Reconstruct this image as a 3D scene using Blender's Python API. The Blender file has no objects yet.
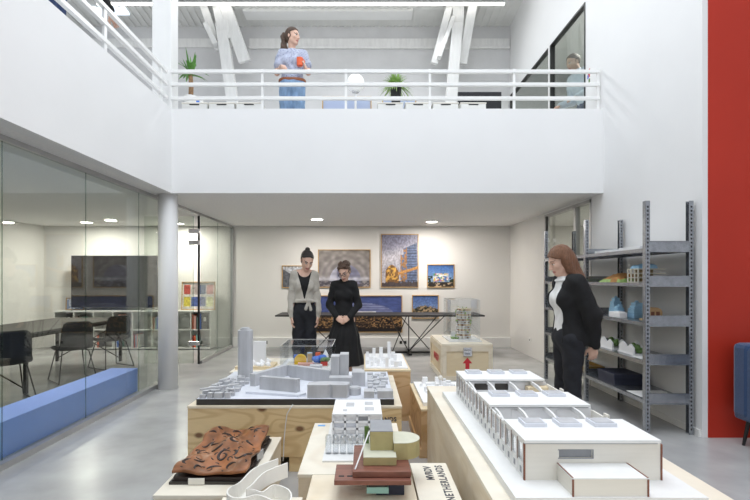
import bpy, math, random
import numpy as np
from mathutils import Vector, Matrix

PI = math.pi
scene = bpy.context.scene
COL = scene.collection
rnd = random.Random(7)

# ------------------------------------------------------------------ camera, sky, lights, exposure
EYE = 1.42                      # lens height above the floor
CX, CY, F = 364.0, 278.0, 500.0  # principal point and focal length measured on the 750 x 500 photograph
cam_data = bpy.data.cameras.new('camera')
cam_data.sensor_width = 36.0
cam_data.lens = 36.0 * F / 750.0
cam_data.shift_x = (375.0 - CX) / 750.0
cam_data.shift_y = (CY - 250.0) / 750.0
cam_data.clip_start = 0.05
cam = bpy.data.objects.new('camera', cam_data)
cam.location = (0, 0, EYE)
cam.rotation_euler = (PI / 2, 0, 0)
COL.objects.link(cam)
scene.camera = cam

world = bpy.data.worlds.new('sky')
scene.world = world
world.use_nodes = True
bg = world.node_tree.nodes['Background']
bg.inputs['Color'].default_value = (0.85, 0.925, 1.0, 1)
bg.inputs['Strength'].default_value = 0.92

scene.view_settings.view_transform = 'Standard'
scene.view_settings.look = 'None'
scene.view_settings.gamma = 1.0
scene.view_settings.use_curve_mapping = False
scene.view_settings.exposure = 0.0
scene.cycles.use_denoising = True
scene.cycles.max_bounces = 8
scene.cycles.diffuse_bounces = 5
scene.cycles.transparent_max_bounces = 16
scene.cycles.sample_clamp_indirect = 6.0
scene.cycles.caustics_reflective = False
scene.cycles.caustics_refractive = False


def area_light(name, loc, size, power, color=(1, 1, 1), rot=(0, 0, 0), size_y=None, spread=PI):
    l = bpy.data.lights.new(name, 'AREA')
    l.energy = power
    l.color = color
    l.size = size
    if size_y:
        l.shape = 'RECTANGLE'
        l.size_y = size_y
    l.spread = spread
    o = bpy.data.objects.new(name, l)
    o.location = loc
    o.rotation_euler = rot
    COL.objects.link(o)
    return o


# the rooflight over the hall, and the smaller rooflight at the back of the upper floor that
# throws the soft streaks of the railings on the side walls
area_light('hall_rooflight', (0.3, 2.9, 8.2), 5.0, 405, (0.92, 0.96, 1.0), (0, 0, 0), 6.0)
area_light('upper_rooflight', (0.4, 9.2, 6.45), 2.4, 50, (0.96, 0.98, 1.0), (math.radians(-35), 0, 0), 0.5)
# added fill light behind the camera; the wall there has no windows
area_light('front_fill', (1.2, -4.9, 3.6), 7.0, 110, (0.95, 0.97, 1.0), (math.radians(84), 0, 0), 4.0)
WARM = (1.0, 0.935, 0.87)


# ------------------------------------------------------------------ measuring helpers
def at(px, py, z):
    """point of the photograph px,py on the level z"""
    s = (py - CY) / (EYE - z)
    return ((px - CX) / s, F / s)


def atY(px, py, Y):
    return ((px - CX) * Y / F, Y, EYE - (py - CY) * Y / F)


# ------------------------------------------------------------------ materials
MATS = {}


def M(name, col, rough=0.5, metal=0.0, var=0.05, scale=6.0, bump=0.0, stretch=(1, 1, 1), bscale=None, spec=0.5, emit=0.0, sheen=0.0):
    m = bpy.data.materials.new(name)
    m.use_nodes = True
    nt = m.node_tree
    b = nt.nodes['Principled BSDF']
    tc = nt.nodes.new('ShaderNodeTexCoord')
    mp = nt.nodes.new('ShaderNodeMapping')
    mp.inputs['Scale'].default_value = stretch
    nt.links.new(tc.outputs['Object'], mp.inputs['Vector'])
    nz = nt.nodes.new('ShaderNodeTexNoise')
    nz.inputs['Scale'].default_value = scale
    nz.inputs['Detail'].default_value = 5
    nt.links.new(mp.outputs['Vector'], nz.inputs['Vector'])
    r = nt.nodes.new('ShaderNodeValToRGB')
    r.color_ramp.elements[0].position = 0.3
    r.color_ramp.elements[1].position = 0.7
    r.color_ramp.elements[0].color = [max(0, c * (1 - var)) for c in col] + [1]
    r.color_ramp.elements[1].color = [min(1, c * (1 + var)) for c in col] + [1]
    nt.links.new(nz.outputs['Fac'], r.inputs['Fac'])
    nt.links.new(r.outputs['Color'], b.inputs['Base Color'])
    b.inputs['Roughness'].default_value = rough
    b.inputs['Metallic'].default_value = metal
    b.inputs['Specular IOR Level'].default_value = spec
    if sheen:
        b.inputs['Sheen Weight'].default_value = sheen
    if bump:
        n2 = nt.nodes.new('ShaderNodeTexNoise')
        n2.inputs['Scale'].default_value = bscale or scale * 6
        n2.inputs['Detail'].default_value = 4
        nt.links.new(mp.outputs['Vector'], n2.inputs['Vector'])
        bp = nt.nodes.new('ShaderNodeBump')
        bp.inputs['Strength'].default_value = bump
        bp.inputs['Distance'].default_value = 0.01
        nt.links.new(n2.outputs['Fac'], bp.inputs['Height'])
        nt.links.new(bp.outputs['Normal'], b.inputs['Normal'])
    if emit:
        b.inputs['Emission Color'].default_value = list(col) + [1]
        b.inputs['Emission Strength'].default_value = emit
    MATS[name] = m
    return m


def wood(name, light, dark, grain=4.0, knots=0.0, rough=0.55, stretch=(0.7, 0.7, 2.0), dist=7.0):
    m = bpy.data.materials.new(name)
    m.use_nodes = True
    nt = m.node_tree
    L = nt.links.new
    b = nt.nodes['Principled BSDF']
    tc = nt.nodes.new('ShaderNodeTexCoord')
    mp = nt.nodes.new('ShaderNodeMapping')
    mp.inputs['Scale'].default_value = stretch
    L(tc.outputs['Object'], mp.inputs['Vector'])
    w = nt.nodes.new('ShaderNodeTexNoise')
    w.inputs['Scale'].default_value = grain
    w.inputs['Detail'].default_value = 1.5
    w.inputs['Roughness'].default_value = 0.4
    w.inputs['Distortion'].default_value = 0.4
    L(mp.outputs['Vector'], w.inputs['Vector'])
    rings = nt.nodes.new('ShaderNodeMath')
    rings.operation = 'MULTIPLY'
    rings.inputs[1].default_value = dist * 6.0
    L(w.outputs['Fac'], rings.inputs[0])
    sn = nt.nodes.new('ShaderNodeMath')
    sn.operation = 'SINE'
    L(rings.outputs[0], sn.inputs[0])
    m01 = nt.nodes.new('ShaderNodeMath')
    m01.operation = 'MULTIPLY_ADD'
    m01.inputs[1].default_value = 0.5
    m01.inputs[2].default_value = 0.5
    L(sn.outputs[0], m01.inputs[0])
    r = nt.nodes.new('ShaderNodeValToRGB')
    r.color_ramp.elements[0].color = list(dark) + [1]
    r.color_ramp.elements[1].color = list(light) + [1]
    r.color_ramp.elements[1].position = 0.45
    L(m01.outputs[0], r.inputs['Fac'])
    nz = nt.nodes.new('ShaderNodeTexNoise')
    nz.inputs['Scale'].default_value = 40
    m3 = nt.nodes.new('ShaderNodeMapping')
    m3.inputs['Scale'].default_value = (0.3, 0.3, 3)
    L(tc.outputs['Object'], m3.inputs['Vector'])
    L(m3.outputs['Vector'], nz.inputs['Vector'])
    mx = nt.nodes.new('ShaderNodeMixRGB')
    mx.blend_type = 'MULTIPLY'
    mx.inputs['Fac'].default_value = 0.15
    L(r.outputs['Color'], mx.inputs['Color1'])
    L(nz.outputs['Fac'], mx.inputs['Color2'])
    out = mx.outputs['Color']
    if knots:
        v = nt.nodes.new('ShaderNodeTexVoronoi')
        v.voronoi_dimensions = '2D'
        v.inputs['Scale'].default_value = knots
        m2 = nt.nodes.new('ShaderNodeMapping')
        m2.inputs['Scale'].default_value = (0.75, 1.0, 1.2)
        m2.inputs['Rotation'].default_value = (PI / 2, 0, 0)
        L(tc.outputs['Object'], m2.inputs['Vector'])
        L(m2.outputs['Vector'], v.inputs['Vector'])
        kr = nt.nodes.new('ShaderNodeValToRGB')
        kr.color_ramp.elements[0].position = 0.05
        kr.color_ramp.elements[0].color = (1, 1, 1, 1)
        kr.color_ramp.elements[1].position = 0.11
        kr.color_ramp.elements[1].color = (0, 0, 0, 1)
        L(v.outputs['Distance'], kr.inputs['Fac'])
        mk = nt.nodes.new('ShaderNodeMixRGB')
        mk.inputs['Color2'].default_value = (0.20, 0.10, 0.045, 1)
        L(kr.outputs['Color'], mk.inputs['Fac'])
        L(out, mk.inputs['Color1'])
        out = mk.outputs['Color']
    L(out, b.inputs['Base Color'])
    b.inputs['Roughness'].default_value = rough
    MATS[name] = m
    return m


def glass(name, tint, amount=1.0, rough=0.0, base=0.0):
    m = bpy.data.materials.new(name)
    m.use_nodes = True
    nt = m.node_tree
    L = nt.links.new
    nt.nodes.clear()
    o = nt.nodes.new('ShaderNodeOutputMaterial')
    mix = nt.nodes.new('ShaderNodeMixShader')
    t = nt.nodes.new('ShaderNodeBsdfTransparent')
    t.inputs['Color'].default_value = list(tint) + [1]
    g = nt.nodes.new('ShaderNodeBsdfGlossy')
    g.inputs['Roughness'].default_value = rough
    lw = nt.nodes.new('ShaderNodeLayerWeight')
    lw.inputs['Blend'].default_value = 0.5
    pw = nt.nodes.new('ShaderNodeMath')
    pw.operation = 'POWER'
    pw.inputs[1].default_value = 5.0
    L(lw.outputs['Facing'], pw.inputs[0])
    mu = nt.nodes.new('ShaderNodeMath')
    mu.operation = 'MULTIPLY_ADD'
    mu.inputs[1].default_value = 0.9 * amount
    mu.inputs[2].default_value = 0.04 * amount + base
    mu.use_clamp = True
    L(pw.outputs[0], mu.inputs[0])
    L(mu.outputs[0], mix.inputs['Fac'])
    L(t.outputs[0], mix.inputs[1])
    L(g.outputs[0], mix.inputs[2])
    L(mix.outputs[0], o.inputs['Surface'])
    MATS[name] = m
    return m


def attr_mat(name, rough=0.35, spec=0.4):
    """material whose colour is the printed picture stored on the mesh"""
    m = bpy.data.materials.new(name)
    m.use_nodes = True
    nt = m.node_tree
    b = nt.nodes['Principled BSDF']
    a = nt.nodes.new('ShaderNodeAttribute')
    a.attribute_name = 'print'
    nt.links.new(a.outputs['Color'], b.inputs['Base Color'])
    b.inputs['Roughness'].default_value = rough
    b.inputs['Specular IOR Level'].default_value = spec
    MATS[name] = m
    return m


M('white_wall', (0.80, 0.80, 0.80), 0.55, var=0.012, scale=2, bump=0.03, bscale=60)
M('alcove_wall', (0.75, 0.74, 0.715), 0.6, var=0.012, scale=2, bump=0.03, bscale=60)
M('painted_brick', (0.62, 0.62, 0.625), 0.65, var=0.04, scale=3, bump=0.25, bscale=14)
M('soffit', (0.84, 0.83, 0.82), 0.85, var=0.07, scale=45, bump=0.2, bscale=120)
M('roof_deck', (0.70, 0.70, 0.68), 0.7, var=0.05, scale=3)
M('red_paint', (0.46, 0.036, 0.020), 0.36, var=0.06, scale=1.2, bump=0.04, bscale=9, spec=0.22)
M('white_paint', (0.80, 0.80, 0.79), 0.35, var=0.015, scale=5)
M('white_timber', (0.76, 0.76, 0.75), 0.6, var=0.06, scale=6, bump=0.2, stretch=(3, 3, 0.5))
M('grey_metal', (0.50, 0.50, 0.50), 0.4, 0.7, var=0.05)
M('galvanised', (0.36, 0.38, 0.41), 0.27, 0.85, var=0.14, scale=24)
M('dark_slot', (0.02, 0.02, 0.022), 0.7)
M('black_metal', (0.018, 0.018, 0.018), 0.4, 0.2)
M('black_plastic', (0.016, 0.016, 0.018), 0.55, var=0.1)
M('chrome', (0.75, 0.75, 0.76), 0.18, 1.0, var=0.02)
M('screen', (0.010, 0.010, 0.012), 0.06, var=0.1, spec=0.6)
M('blue_bench', (0.24, 0.38, 0.95), 0.6, var=0.03, scale=3)
M('navy', (0.022, 0.026, 0.05), 0.6, var=0.1)
M('table_grey', (0.13, 0.125, 0.115), 0.6, var=0.05, scale=8, spec=0.2)
M('white_laminate', (0.78, 0.78, 0.76), 0.4, var=0.015)
M('model_white', (0.84, 0.84, 0.85), 0.55, var=0.012, scale=10)
M('card_white', (0.80, 0.80, 0.79), 0.6, var=0.02, scale=20)
M('card_edge', (0.22, 0.085, 0.05), 0.7, var=0.2, scale=60)
M('card_cream', (0.79, 0.76, 0.69), 0.55, var=0.02, scale=4, stretch=(1, 1, 20))
M('model_grey', (0.50, 0.505, 0.525), 0.6, var=0.10, scale=18, stretch=(1, 1, 0.25))
M('model_grey_light', (0.69, 0.71, 0.77), 0.6, var=0.05, scale=10)
M('model_base_dark', (0.040, 0.035, 0.030), 0.45, var=0.1)
wood('plywood', (0.80, 0.60, 0.33), (0.67, 0.47, 0.24), 2.6, 3.4, stretch=(0.5, 0.5, 1.7), dist=10)
wood('pine', (0.72, 0.50, 0.28), (0.58, 0.37, 0.18), 2.0, 0.0, stretch=(0.7, 0.5, 2), dist=8)
wood('birch', (0.86, 0.76, 0.60), (0.80, 0.69, 0.52), 2.0, 0.0, dist=5)
wood('pale_ply', (0.87, 0.81, 0.69), (0.83, 0.75, 0.62), 2.0, 0.0, dist=5)
wood('crate_cream', (0.82, 0.68, 0.46), (0.78, 0.63, 0.41), 2.0, 0.0, dist=4)
wood('oak_frame', (0.55, 0.36, 0.16), (0.46, 0.28, 0.11), 8, 0.0)
M('chipboard', (0.50, 0.30, 0.14), 0.6, var=0.35, scale=90)
M('arrow_red', (0.62, 0.03, 0.04), 0.6)
M('ink', (0.07, 0.07, 0.08), 0.7)
M('brown_block', (0.20, 0.075, 0.050), 0.45, var=0.25, scale=10, stretch=(1, 5, 3))
M('rust', (0.27, 0.108, 0.044), 0.32, var=0.5, scale=8, spec=0.35)
M('model_cream', (0.83, 0.81, 0.76), 0.55, var=0.012, scale=10)
M('rust_dark', (0.020, 0.010, 0.008), 0.5, var=0.3)
M('olive', (0.42, 0.36, 0.17), 0.6, var=0.08, scale=20)
M('olive_top', (0.60, 0.60, 0.48), 0.6, var=0.05, scale=20)
M('olive_grey', (0.30, 0.31, 0.33), 0.6, var=0.05, scale=20)
M('foam_blue', (0.35, 0.60, 0.80), 0.7, var=0.06)
M('soil', (0.45, 0.22, 0.07), 0.8, var=0.4, scale=12)
M('leaf', (0.10, 0.28, 0.045), 0.45, var=0.3, scale=10)
M('leaf_pale', (0.30, 0.46, 0.14), 0.5, var=0.25, scale=20)
M('bark', (0.28, 0.17, 0.09), 0.8, var=0.3, scale=30)
M('blue_fabric', (0.016, 0.048, 0.13), 0.85, var=0.15, scale=60, bump=0.3, bscale=200, sheen=0.3)
M('brass', (0.50, 0.32, 0.10), 0.35, 0.6)
M('orange', (0.78, 0.13, 0.045), 0.4)
M('yellow', (0.80, 0.52, 0.04), 0.5)
M('blue', (0.05, 0.17, 0.62), 0.5)
M('pale_blue', (0.50, 0.66, 0.85), 0.5)
M('pink', (0.75, 0.42, 0.36), 0.5)
M('tan', (0.52, 0.38, 0.21), 0.6)
M('green', (0.12, 0.22, 0.06), 0.6)
M('red', (0.55, 0.06, 0.05), 0.5)
M('teal_card', (0.25, 0.45, 0.40), 0.5)
M('tape_blue', (0.18, 0.42, 0.80), 0.5)
M('skin', (0.66, 0.42, 0.32), 0.5, var=0.05, scale=30)
M('lips', (0.45, 0.14, 0.13), 0.4)
M('eye_dark', (0.03, 0.02, 0.018), 0.3)
M('eye_white', (0.70, 0.68, 0.66), 0.3)
M('hair_black', (0.018, 0.014, 0.012), 0.42, var=0.4, scale=60, stretch=(3, 3, 0.4), bump=0.6)
M('hair_brown', (0.075, 0.040, 0.024), 0.45, var=0.5, scale=60, stretch=(3, 3, 0.4), bump=0.6)
M('hair_auburn', (0.19, 0.085, 0.042), 0.42, var=0.45, scale=70, stretch=(3, 3, 0.25), bump=0.6)
M('cloth_black', (0.007, 0.007, 0.008), 0.9, var=0.2, scale=40)
M('cloth_navy', (0.008, 0.009, 0.014), 0.8, var=0.2, scale=40)
M('cloth_knit', (0.47, 0.44, 0.39), 0.9, var=0.08, scale=60, bump=0.4, bscale=220, sheen=0.2)
M('cloth_white', (0.78, 0.78, 0.77), 0.8, var=0.03, scale=10)
M('denim', (0.22, 0.34, 0.52), 0.85, var=0.18, scale=14, stretch=(2, 2, 0.6))
M('denim_dark', (0.030, 0.055, 0.14), 0.85, var=0.18, scale=14)
M('shirt_blue', (0.66, 0.72, 0.86), 0.8, var=0.10, scale=12)
M('leather_brown', (0.30, 0.10, 0.035), 0.5)
M('cream', (0.70, 0.66, 0.55), 0.6)
M('grey_room', (0.30, 0.31, 0.31), 0.7, var=0.03)
M('lamp_glow', (1.0, 0.95, 0.86), 0.4, emit=14.0, var=0.0)
M('strip_glow', (1.0, 0.98, 0.93), 0.4, emit=5.0, var=0.0)
M('sky_glow', (0.80, 0.90, 1.0), 0.4, emit=0.9, var=0.0)
M('globe_white', (0.82, 0.83, 0.83), 0.3, var=0.0, emit=0.3)
glass('partition_glass', (0.90, 0.93, 0.90), 1.15)
glass('acrylic', (0.975, 0.985, 0.99), 0.5, base=0.03)
glass('acrylic_tube', (0.90, 0.92, 0.94), 1.0, base=0.14)
glass('glass_edge', (0.74, 0.82, 0.78), 0.8)
attr_mat('print')


M('concrete', (0.41, 0.412, 0.413), 0.27, var=0.15, scale=2.2)


def floral():
    m = M('floral_cloth', (0.46, 0.49, 0.60), 0.8, var=0.05)
    nt = m.node_tree
    b = nt.nodes['Principled BSDF']
    tc = nt.nodes.new('ShaderNodeTexCoord')
    v = nt.nodes.new('ShaderNodeTexVoronoi')
    v.inputs['Scale'].default_value = 55
    nt.links.new(tc.outputs['Object'], v.inputs['Vector'])
    r = nt.nodes.new('ShaderNodeValToRGB')
    r.color_ramp.elements[0].color = (0.13, 0.16, 0.28, 1)
    r.color_ramp.elements[0].position = 0.2
    r.color_ramp.elements[1].color = (0.42, 0.45, 0.56, 1)
    r.color_ramp.elements[1].position = 0.45
    nt.links.new(v.outputs['Distance'], r.inputs['Fac'])
    nt.links.new(r.outputs['Color'], b.inputs['Base Color'])


floral()


# ------------------------------------------------------------------ mesh helpers
class MB:
    """collects shapes and links them as ONE mesh object"""

    def __init__(self):
        self.v, self.f, self.m = [], [], []

    def add(self, vs, fs, mi=0):
        n = len(self.v)
        self.v += [tuple(p) for p in vs]
        self.f += [tuple(i + n for i in q) for q in fs]
        self.m += [mi] * len(fs)
        return self

    def box(self, x0, x1, y0, y1, z0, z1, mi=0):
        vs = [(x0, y0, z0), (x1, y0, z0), (x1, y1, z0), (x0, y1, z0), (x0, y0, z1), (x1, y0, z1), (x1, y1, z1), (x0, y1, z1)]
        fs = [(0, 3, 2, 1), (4, 5, 6, 7), (0, 1, 5, 4), (1, 2, 6, 5), (2, 3, 7, 6), (3, 0, 4, 7)]
        return self.add(vs, fs, mi)

    def prism(self, pts, z0, z1, mi=0):
        a = sum(pts[i][0] * pts[(i + 1) % len(pts)][1] - pts[(i + 1) % len(pts)][0] * pts[i][1] for i in range(len(pts)))
        if a < 0:
            pts = pts[::-1]
        n = len(pts)
        vs = [(p[0], p[1], z0) for p in pts] + [(p[0], p[1], z1) for p in pts]
        fs = [tuple(range(n - 1, -1, -1)), tuple(range(n, 2 * n))] + [(i, (i + 1) % n, n + (i + 1) % n, n + i) for i in range(n)]
        return self.add(vs, fs, mi)

    def bar(self, a, b, w, d=None, up=(0, 0, 1), mi=0):
        a, b = Vector(a), Vector(b)
        d = w if d is None else d
        t = (b - a).normalized()
        u = Vector(up)
        if abs(t.dot(u)) > 0.98:
            u = Vector((0, 1, 0))
        s = t.cross(u).normalized()
        u = s.cross(t).normalized()
        vs = []
        for p in (a, b):
            for sx, sy in ((-1, -1), (1, -1), (1, 1), (-1, 1)):
                vs.append(p + s * (sx * w / 2) + u * (sy * d / 2))
        fs = [(3, 2, 1, 0), (4, 5, 6, 7), (0, 1, 5, 4), (1, 2, 6, 5), (2, 3, 7, 6), (3, 0, 4, 7)]
        return self.add(vs, fs, mi)

    def tube(self, pts, r, n=8, mi=0, closed=False):
        pts = [Vector(p) for p in pts]
        rs = r if isinstance(r, (list, tuple)) else [r] * len(pts)
        vs, fs = [], []
        prev = None
        k = len(pts)
        for i, p in enumerate(pts):
            if closed:
                t = pts[(i + 1) % k] - pts[i - 1]
            else:
                t = pts[min(i + 1, k - 1)] - pts[max(i - 1, 0)]
            t = t.normalized()
            if prev is None:
                u = t.orthogonal().normalized()
            else:
                u = (prev - t * prev.dot(t))
                u = u.normalized() if u.length > 1e-6 else t.orthogonal().normalized()
            prev = u
            w = t.cross(u)
            for j in range(n):
                a = 2 * PI * j / n
                vs.append(p + (u * math.cos(a) + w * math.sin(a)) * rs[i])
        segs = k if closed else k - 1
        for i in range(segs):
            for j in range(n):
                a, b = i * n + j, i * n + (j + 1) % n
                c, d = ((i + 1) % k) * n + (j + 1) % n, ((i + 1) % k) * n + j
                fs.append((a, b, c, d))
        if not closed:
            fs.append(tuple(range(n - 1, -1, -1)))
            fs.append(tuple((k - 1) * n + j for j in range(n)))
        return self.add(vs, fs, mi)

    def lathe(self, prof, cx=0, cy=0, n=24, mi=0):
        vs, fs = [], []
        for r, z in prof:
            for j in range(n):
                a = 2 * PI * j / n
                vs.append((cx + r * math.cos(a), cy + r * math.sin(a), z))
        for i in range(len(prof) - 1):
            for j in range(n):
                fs.append((i * n + j, i * n + (j + 1) % n, (i + 1) * n + (j + 1) % n, (i + 1) * n + j))
        fs.append(tuple(range(n - 1, -1, -1)))
        fs.append(tuple((len(prof) - 1) * n + j for j in range(n)))
        return self.add(vs, fs, mi)

    def ball(self, c, r, n=14, mi=0):
        rx, ry, rz = r if isinstance(r, (list, tuple)) else (r, r, r)
        vs, fs = [(c[0], c[1], c[2] - rz)], []
        rows = n // 2
        for i in range(1, rows):
            t = -PI / 2 + PI * i / rows
            for j in range(n):
                a = 2 * PI * j / n
                vs.append((c[0] + rx * math.cos(t) * math.cos(a), c[1] + ry * math.cos(t) * math.sin(a), c[2] + rz * math.sin(t)))
        vs.append((c[0], c[1], c[2] + rz))
        last = len(vs) - 1
        for j in range(n):
            fs.append((0, 1 + (j + 1) % n, 1 + j))
            fs.append((last, last - n + j, last - n + (j + 1) % n))
        for i in range(rows - 2):
            for j in range(n):
                a = 1 + i * n
                fs.append((a + j, a + (j + 1) % n, a + n + (j + 1) % n, a + n + j))
        return self.add(vs, fs, mi)

    def build(self, name, mat, parent=None, loc=(0, 0, 0), rz=0, smooth=False, bevel=0.0):
        me = bpy.data.meshes.new(name)
        me.from_pydata(self.v, [], self.f)
        mats = mat if isinstance(mat, (list, tuple)) else [mat]
        for k in mats:
            me.materials.append(MATS[k])
        for p, mi in zip(me.polygons, self.m):
            p.material_index = mi
            p.use_smooth = smooth
        me.update()
        o = bpy.data.objects.new(name, me)
        o.location = loc
        o.rotation_euler = (0, 0, rz)
        COL.objects.link(o)
        if parent is not None:
            o.parent = parent
        if bevel:
            b = o.modifiers.new('edge', 'BEVEL')
            b.width = bevel
            b.segments = 2
            b.limit_method = 'ANGLE'
        return o


def thing(name, label, cat, loc=(0, 0, 0), rz=0, group=None):
    o = bpy.data.objects.new(name, None)
    o.empty_display_size = 0.1
    o.location = loc
    o.rotation_euler = (0, 0, rz)
    COL.objects.link(o)
    return tag(o, label, cat, group)


def tag(o, label, cat, group=None):
    o['label'] = label
    o['category'] = cat
    if group:
        o['group'] = group
    return o


def struct(name, mb, mat, parent=None, **k):
    o = mb.build(name, mat, parent, **k)
    if parent is None:
        o['kind'] = 'structure'
    return o


def children(o):
    return [c for c in bpy.data.objects if c.parent == o]


def copy_tree(o, parent=None):
    c = o.copy()
    COL.objects.link(c)
    if parent is not None:
        c.parent = parent
    for ch in children(o):
        copy_tree(ch, c)
    return c


def lettering(text, size, mat, parent, loc, rot, name='lettering', align='LEFT', spacing=1.0):
    cu = bpy.data.curves.new('text', 'FONT')
    cu.body = text
    cu.size = size
    cu.extrude = 0.0006
    cu.space_character = spacing
    cu.align_x = align
    cu.offset = 0.0016 * size / 0.05
    o = bpy.data.objects.new('text', cu)
    COL.objects.link(o)
    dg = bpy.context.evaluated_depsgraph_get()
    me = bpy.data.meshes.new_from_object(o.evaluated_get(dg))
    bpy.data.objects.remove(o)
    me.materials.clear()
    me.materials.append(MATS[mat])
    w = bpy.data.objects.new(name, me)
    w.location = loc
    w.rotation_euler = rot
    COL.objects.link(w)
    w.parent = parent
    return w


# ================================================================== THE SETTING
GX = -2.72      # glass partition plane
RX = 3.01       # right wall plane
BY = 10.3       # back wall plane
SOF = 2.49      # underside of the mezzanine
UP = 3.05       # upper floor level
PT = 3.55       # parapet top
MY = 6.29       # front face of the mezzanine

struct('floor', MB().box(-6.7, 7.2, -5, 10.45, -0.12, 0), 'concrete')
struct('wall_back', MB().box(-6.7, 5.4, BY, BY + 0.15, 0, SOF + 0.2), 'alcove_wall')
struct('wall_back_upper', MB().box(-6.7, 5.4, BY + 0.001, BY + 0.15, SOF + 0.2, 6.64), 'painted_brick')
struct('wall_left', MB().box(-6.75, -6.6, -5, BY, 0, SOF), 'alcove_wall')
struct('wall_left_upper', MB().box(-6.75, -6.6, -5, BY, SOF, 8.0), 'white_wall')
struct('wall_front', MB().box(-6.75, 7.2, -5.15, -5, 0, 8.0), 'white_wall')
struct('wall_far_right', MB().box(7.0, 7.15, -5, 4.445, 0, 8.0), 'white_wall')
struct('wall_red', MB().box(3.06, 7.15, 4.445, 4.56, 0, 8.0), 'red_paint')

# right wall with its two glazed openings
w = MB()
w.box(RX, RX + 0.055, 4.45, 6.62, 0, SOF)
w.box(RX, RX + 0.055, 6.62, 8.31, 2.465, SOF)
w.box(RX, RX + 0.055, 4.45, BY, SOF, UP)
w.box(RX, RX + 0.055, 4.45, 6.81, UP, 8.0)
w.box(RX, RX + 0.055, 6.81, BY, 5.17, 8.0)
struct('wall_right', w, 'white_wall')
struct('wall_right_alcove', MB().box(RX, RX + 0.055, 8.31, BY, 0, SOF), 'alcove_wall')

# mezzanine: slabs, parapets
struct('ceiling', MB().box(-2.42, RX, MY + 0.12, BY, SOF, UP).box(-6.6, -2.42, MY + 0.12, BY, SOF, UP).box(-6.6, -2.54, -5, MY + 0.12, SOF, UP), 'soffit')
struct('wall_parapet', MB().box(-2.54, RX, MY, MY + 0.12, SOF - 0.002, PT), 'white_wall')
struct('wall_parapet_left', MB().box(-2.54, -2.42, -5, MY, SOF - 0.002, PT), 'white_wall')
struct('trim_1', MB().box(-2.36, RX - 0.02, BY - 0.03, BY, 6.16, 6.34).box(-2.36, RX - 0.02, BY - 0.06, BY, 6.13, 6.17).box(-6.6, -2.6, BY - 0.03, BY, 6.16, 6.34), 'white_timber')

# roof over the back of the upper floor, ribbed steel deck
roof = MB()
z0, z1 = 6.60, 6.60 + 0.1 * 2.8
roof.add([(-6.7, BY + .1, z0), (RX + 2, BY + .1, z0), (RX + 2, 7.5, z1), (-6.7, 7.5, z1), (-6.7, BY + .1, z0 + .1), (RX + 2, BY + .1, z0 + .1), (RX + 2, 7.5, z1 + .1), (-6.7, 7.5, z1 + .1)],
         [(0, 1, 2, 3), (7, 6, 5, 4), (0, 4, 5, 1), (1, 5, 6, 2), (2, 6, 7, 3), (3, 7, 4, 0)])
x = -6.55
while x < RX - 0.05:
    roof.bar((x, BY, z0 - 0.008), (x, 7.5, z1 - 0.008), 0.05, 0.009)
    x += 0.14
struct('ceiling_roof', roof, 'roof_deck')

# skirting of the back wall (a wide white cable duct) and of the side wall
struct('baseboard_back', MB().box(GX + 0.03, RX, BY - 0.05, BY, 0.0, 0.20), 'white_paint', bevel=0.004)
struct('baseboard_right', MB().box(RX - 0.012, RX, 4.47, 6.6, 0.0, 0.06), 'white_paint')

# columns
struct('trim_column_round', MB().lathe([(0.122, 0), (0.122, SOF)], -2.52, 6.43, 40), 'white_wall', smooth=True)
struct('trim_column_square', MB().box(-2.72, -2.475, 6.415, 6.66, UP, 6.9), 'white_paint', bevel=0.006)

# glass partition of the meeting room
joints = [(-3.0, -1.0), (-1.0, 1.2), (1.2, 2.55), (2.55, 3.76), (3.76, 4.89), (4.89, 6.04), (6.04, 6.95), (8.34, 9.3), (9.3, 10.26)]
for i, (y0, y1) in enumerate(joints):
    p = struct('window_%d' % (i + 1), MB().box(GX - 0.004, GX + 0.004, y0 + 0.002, y1 - 0.002, 0.05, 2.45), 'partition_glass')
    e = MB()
    e.box(GX - 0.0045, GX + 0.0045, y1 - 0.005, y1 - 0.0022, 0.05, 2.45)
    e.build('glass_edge', 'glass_edge', p)
struct('trim_2', MB().box(GX - 0.03, GX + 0.06, -3.0, 6.98, 0, 0.05).box(GX - 0.03, GX + 0.03, 8.30, BY, 0, 0.05), 'grey_metal')
struct('trim_3', MB().box(GX - 0.025, GX + 0.025, -3.0, BY, 2.45, SOF), 'grey_metal')
struct('trim_4', MB().box(GX - 0.03, GX + 0.03, BY - 0.03, BY, 0.05, 2.45), 'grey_metal')

# glass door leaf standing open at right angles to the partition
d = MB().box(-3.60, -2.80, 8.19, 8.202, 0.02, 2.43)
door = struct('door_1', d, 'partition_glass')
MB().box(-2.80, -2.793, 8.188, 8.204, 0.02, 2.43).build('glass_edge', 'glass_edge', door)
MB().box(-2.745, -2.715, 8.25, 8.28, 0.0, 2.45).build('jamb', 'black_metal', door)
for z in (2.0, 2.19, 0.35):
    MB().box(-2.87, -2.70, 8.175, 8.225, z - 0.035, z + 0.035).build('hinge', 'chrome', door, bevel=0.004)

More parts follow.
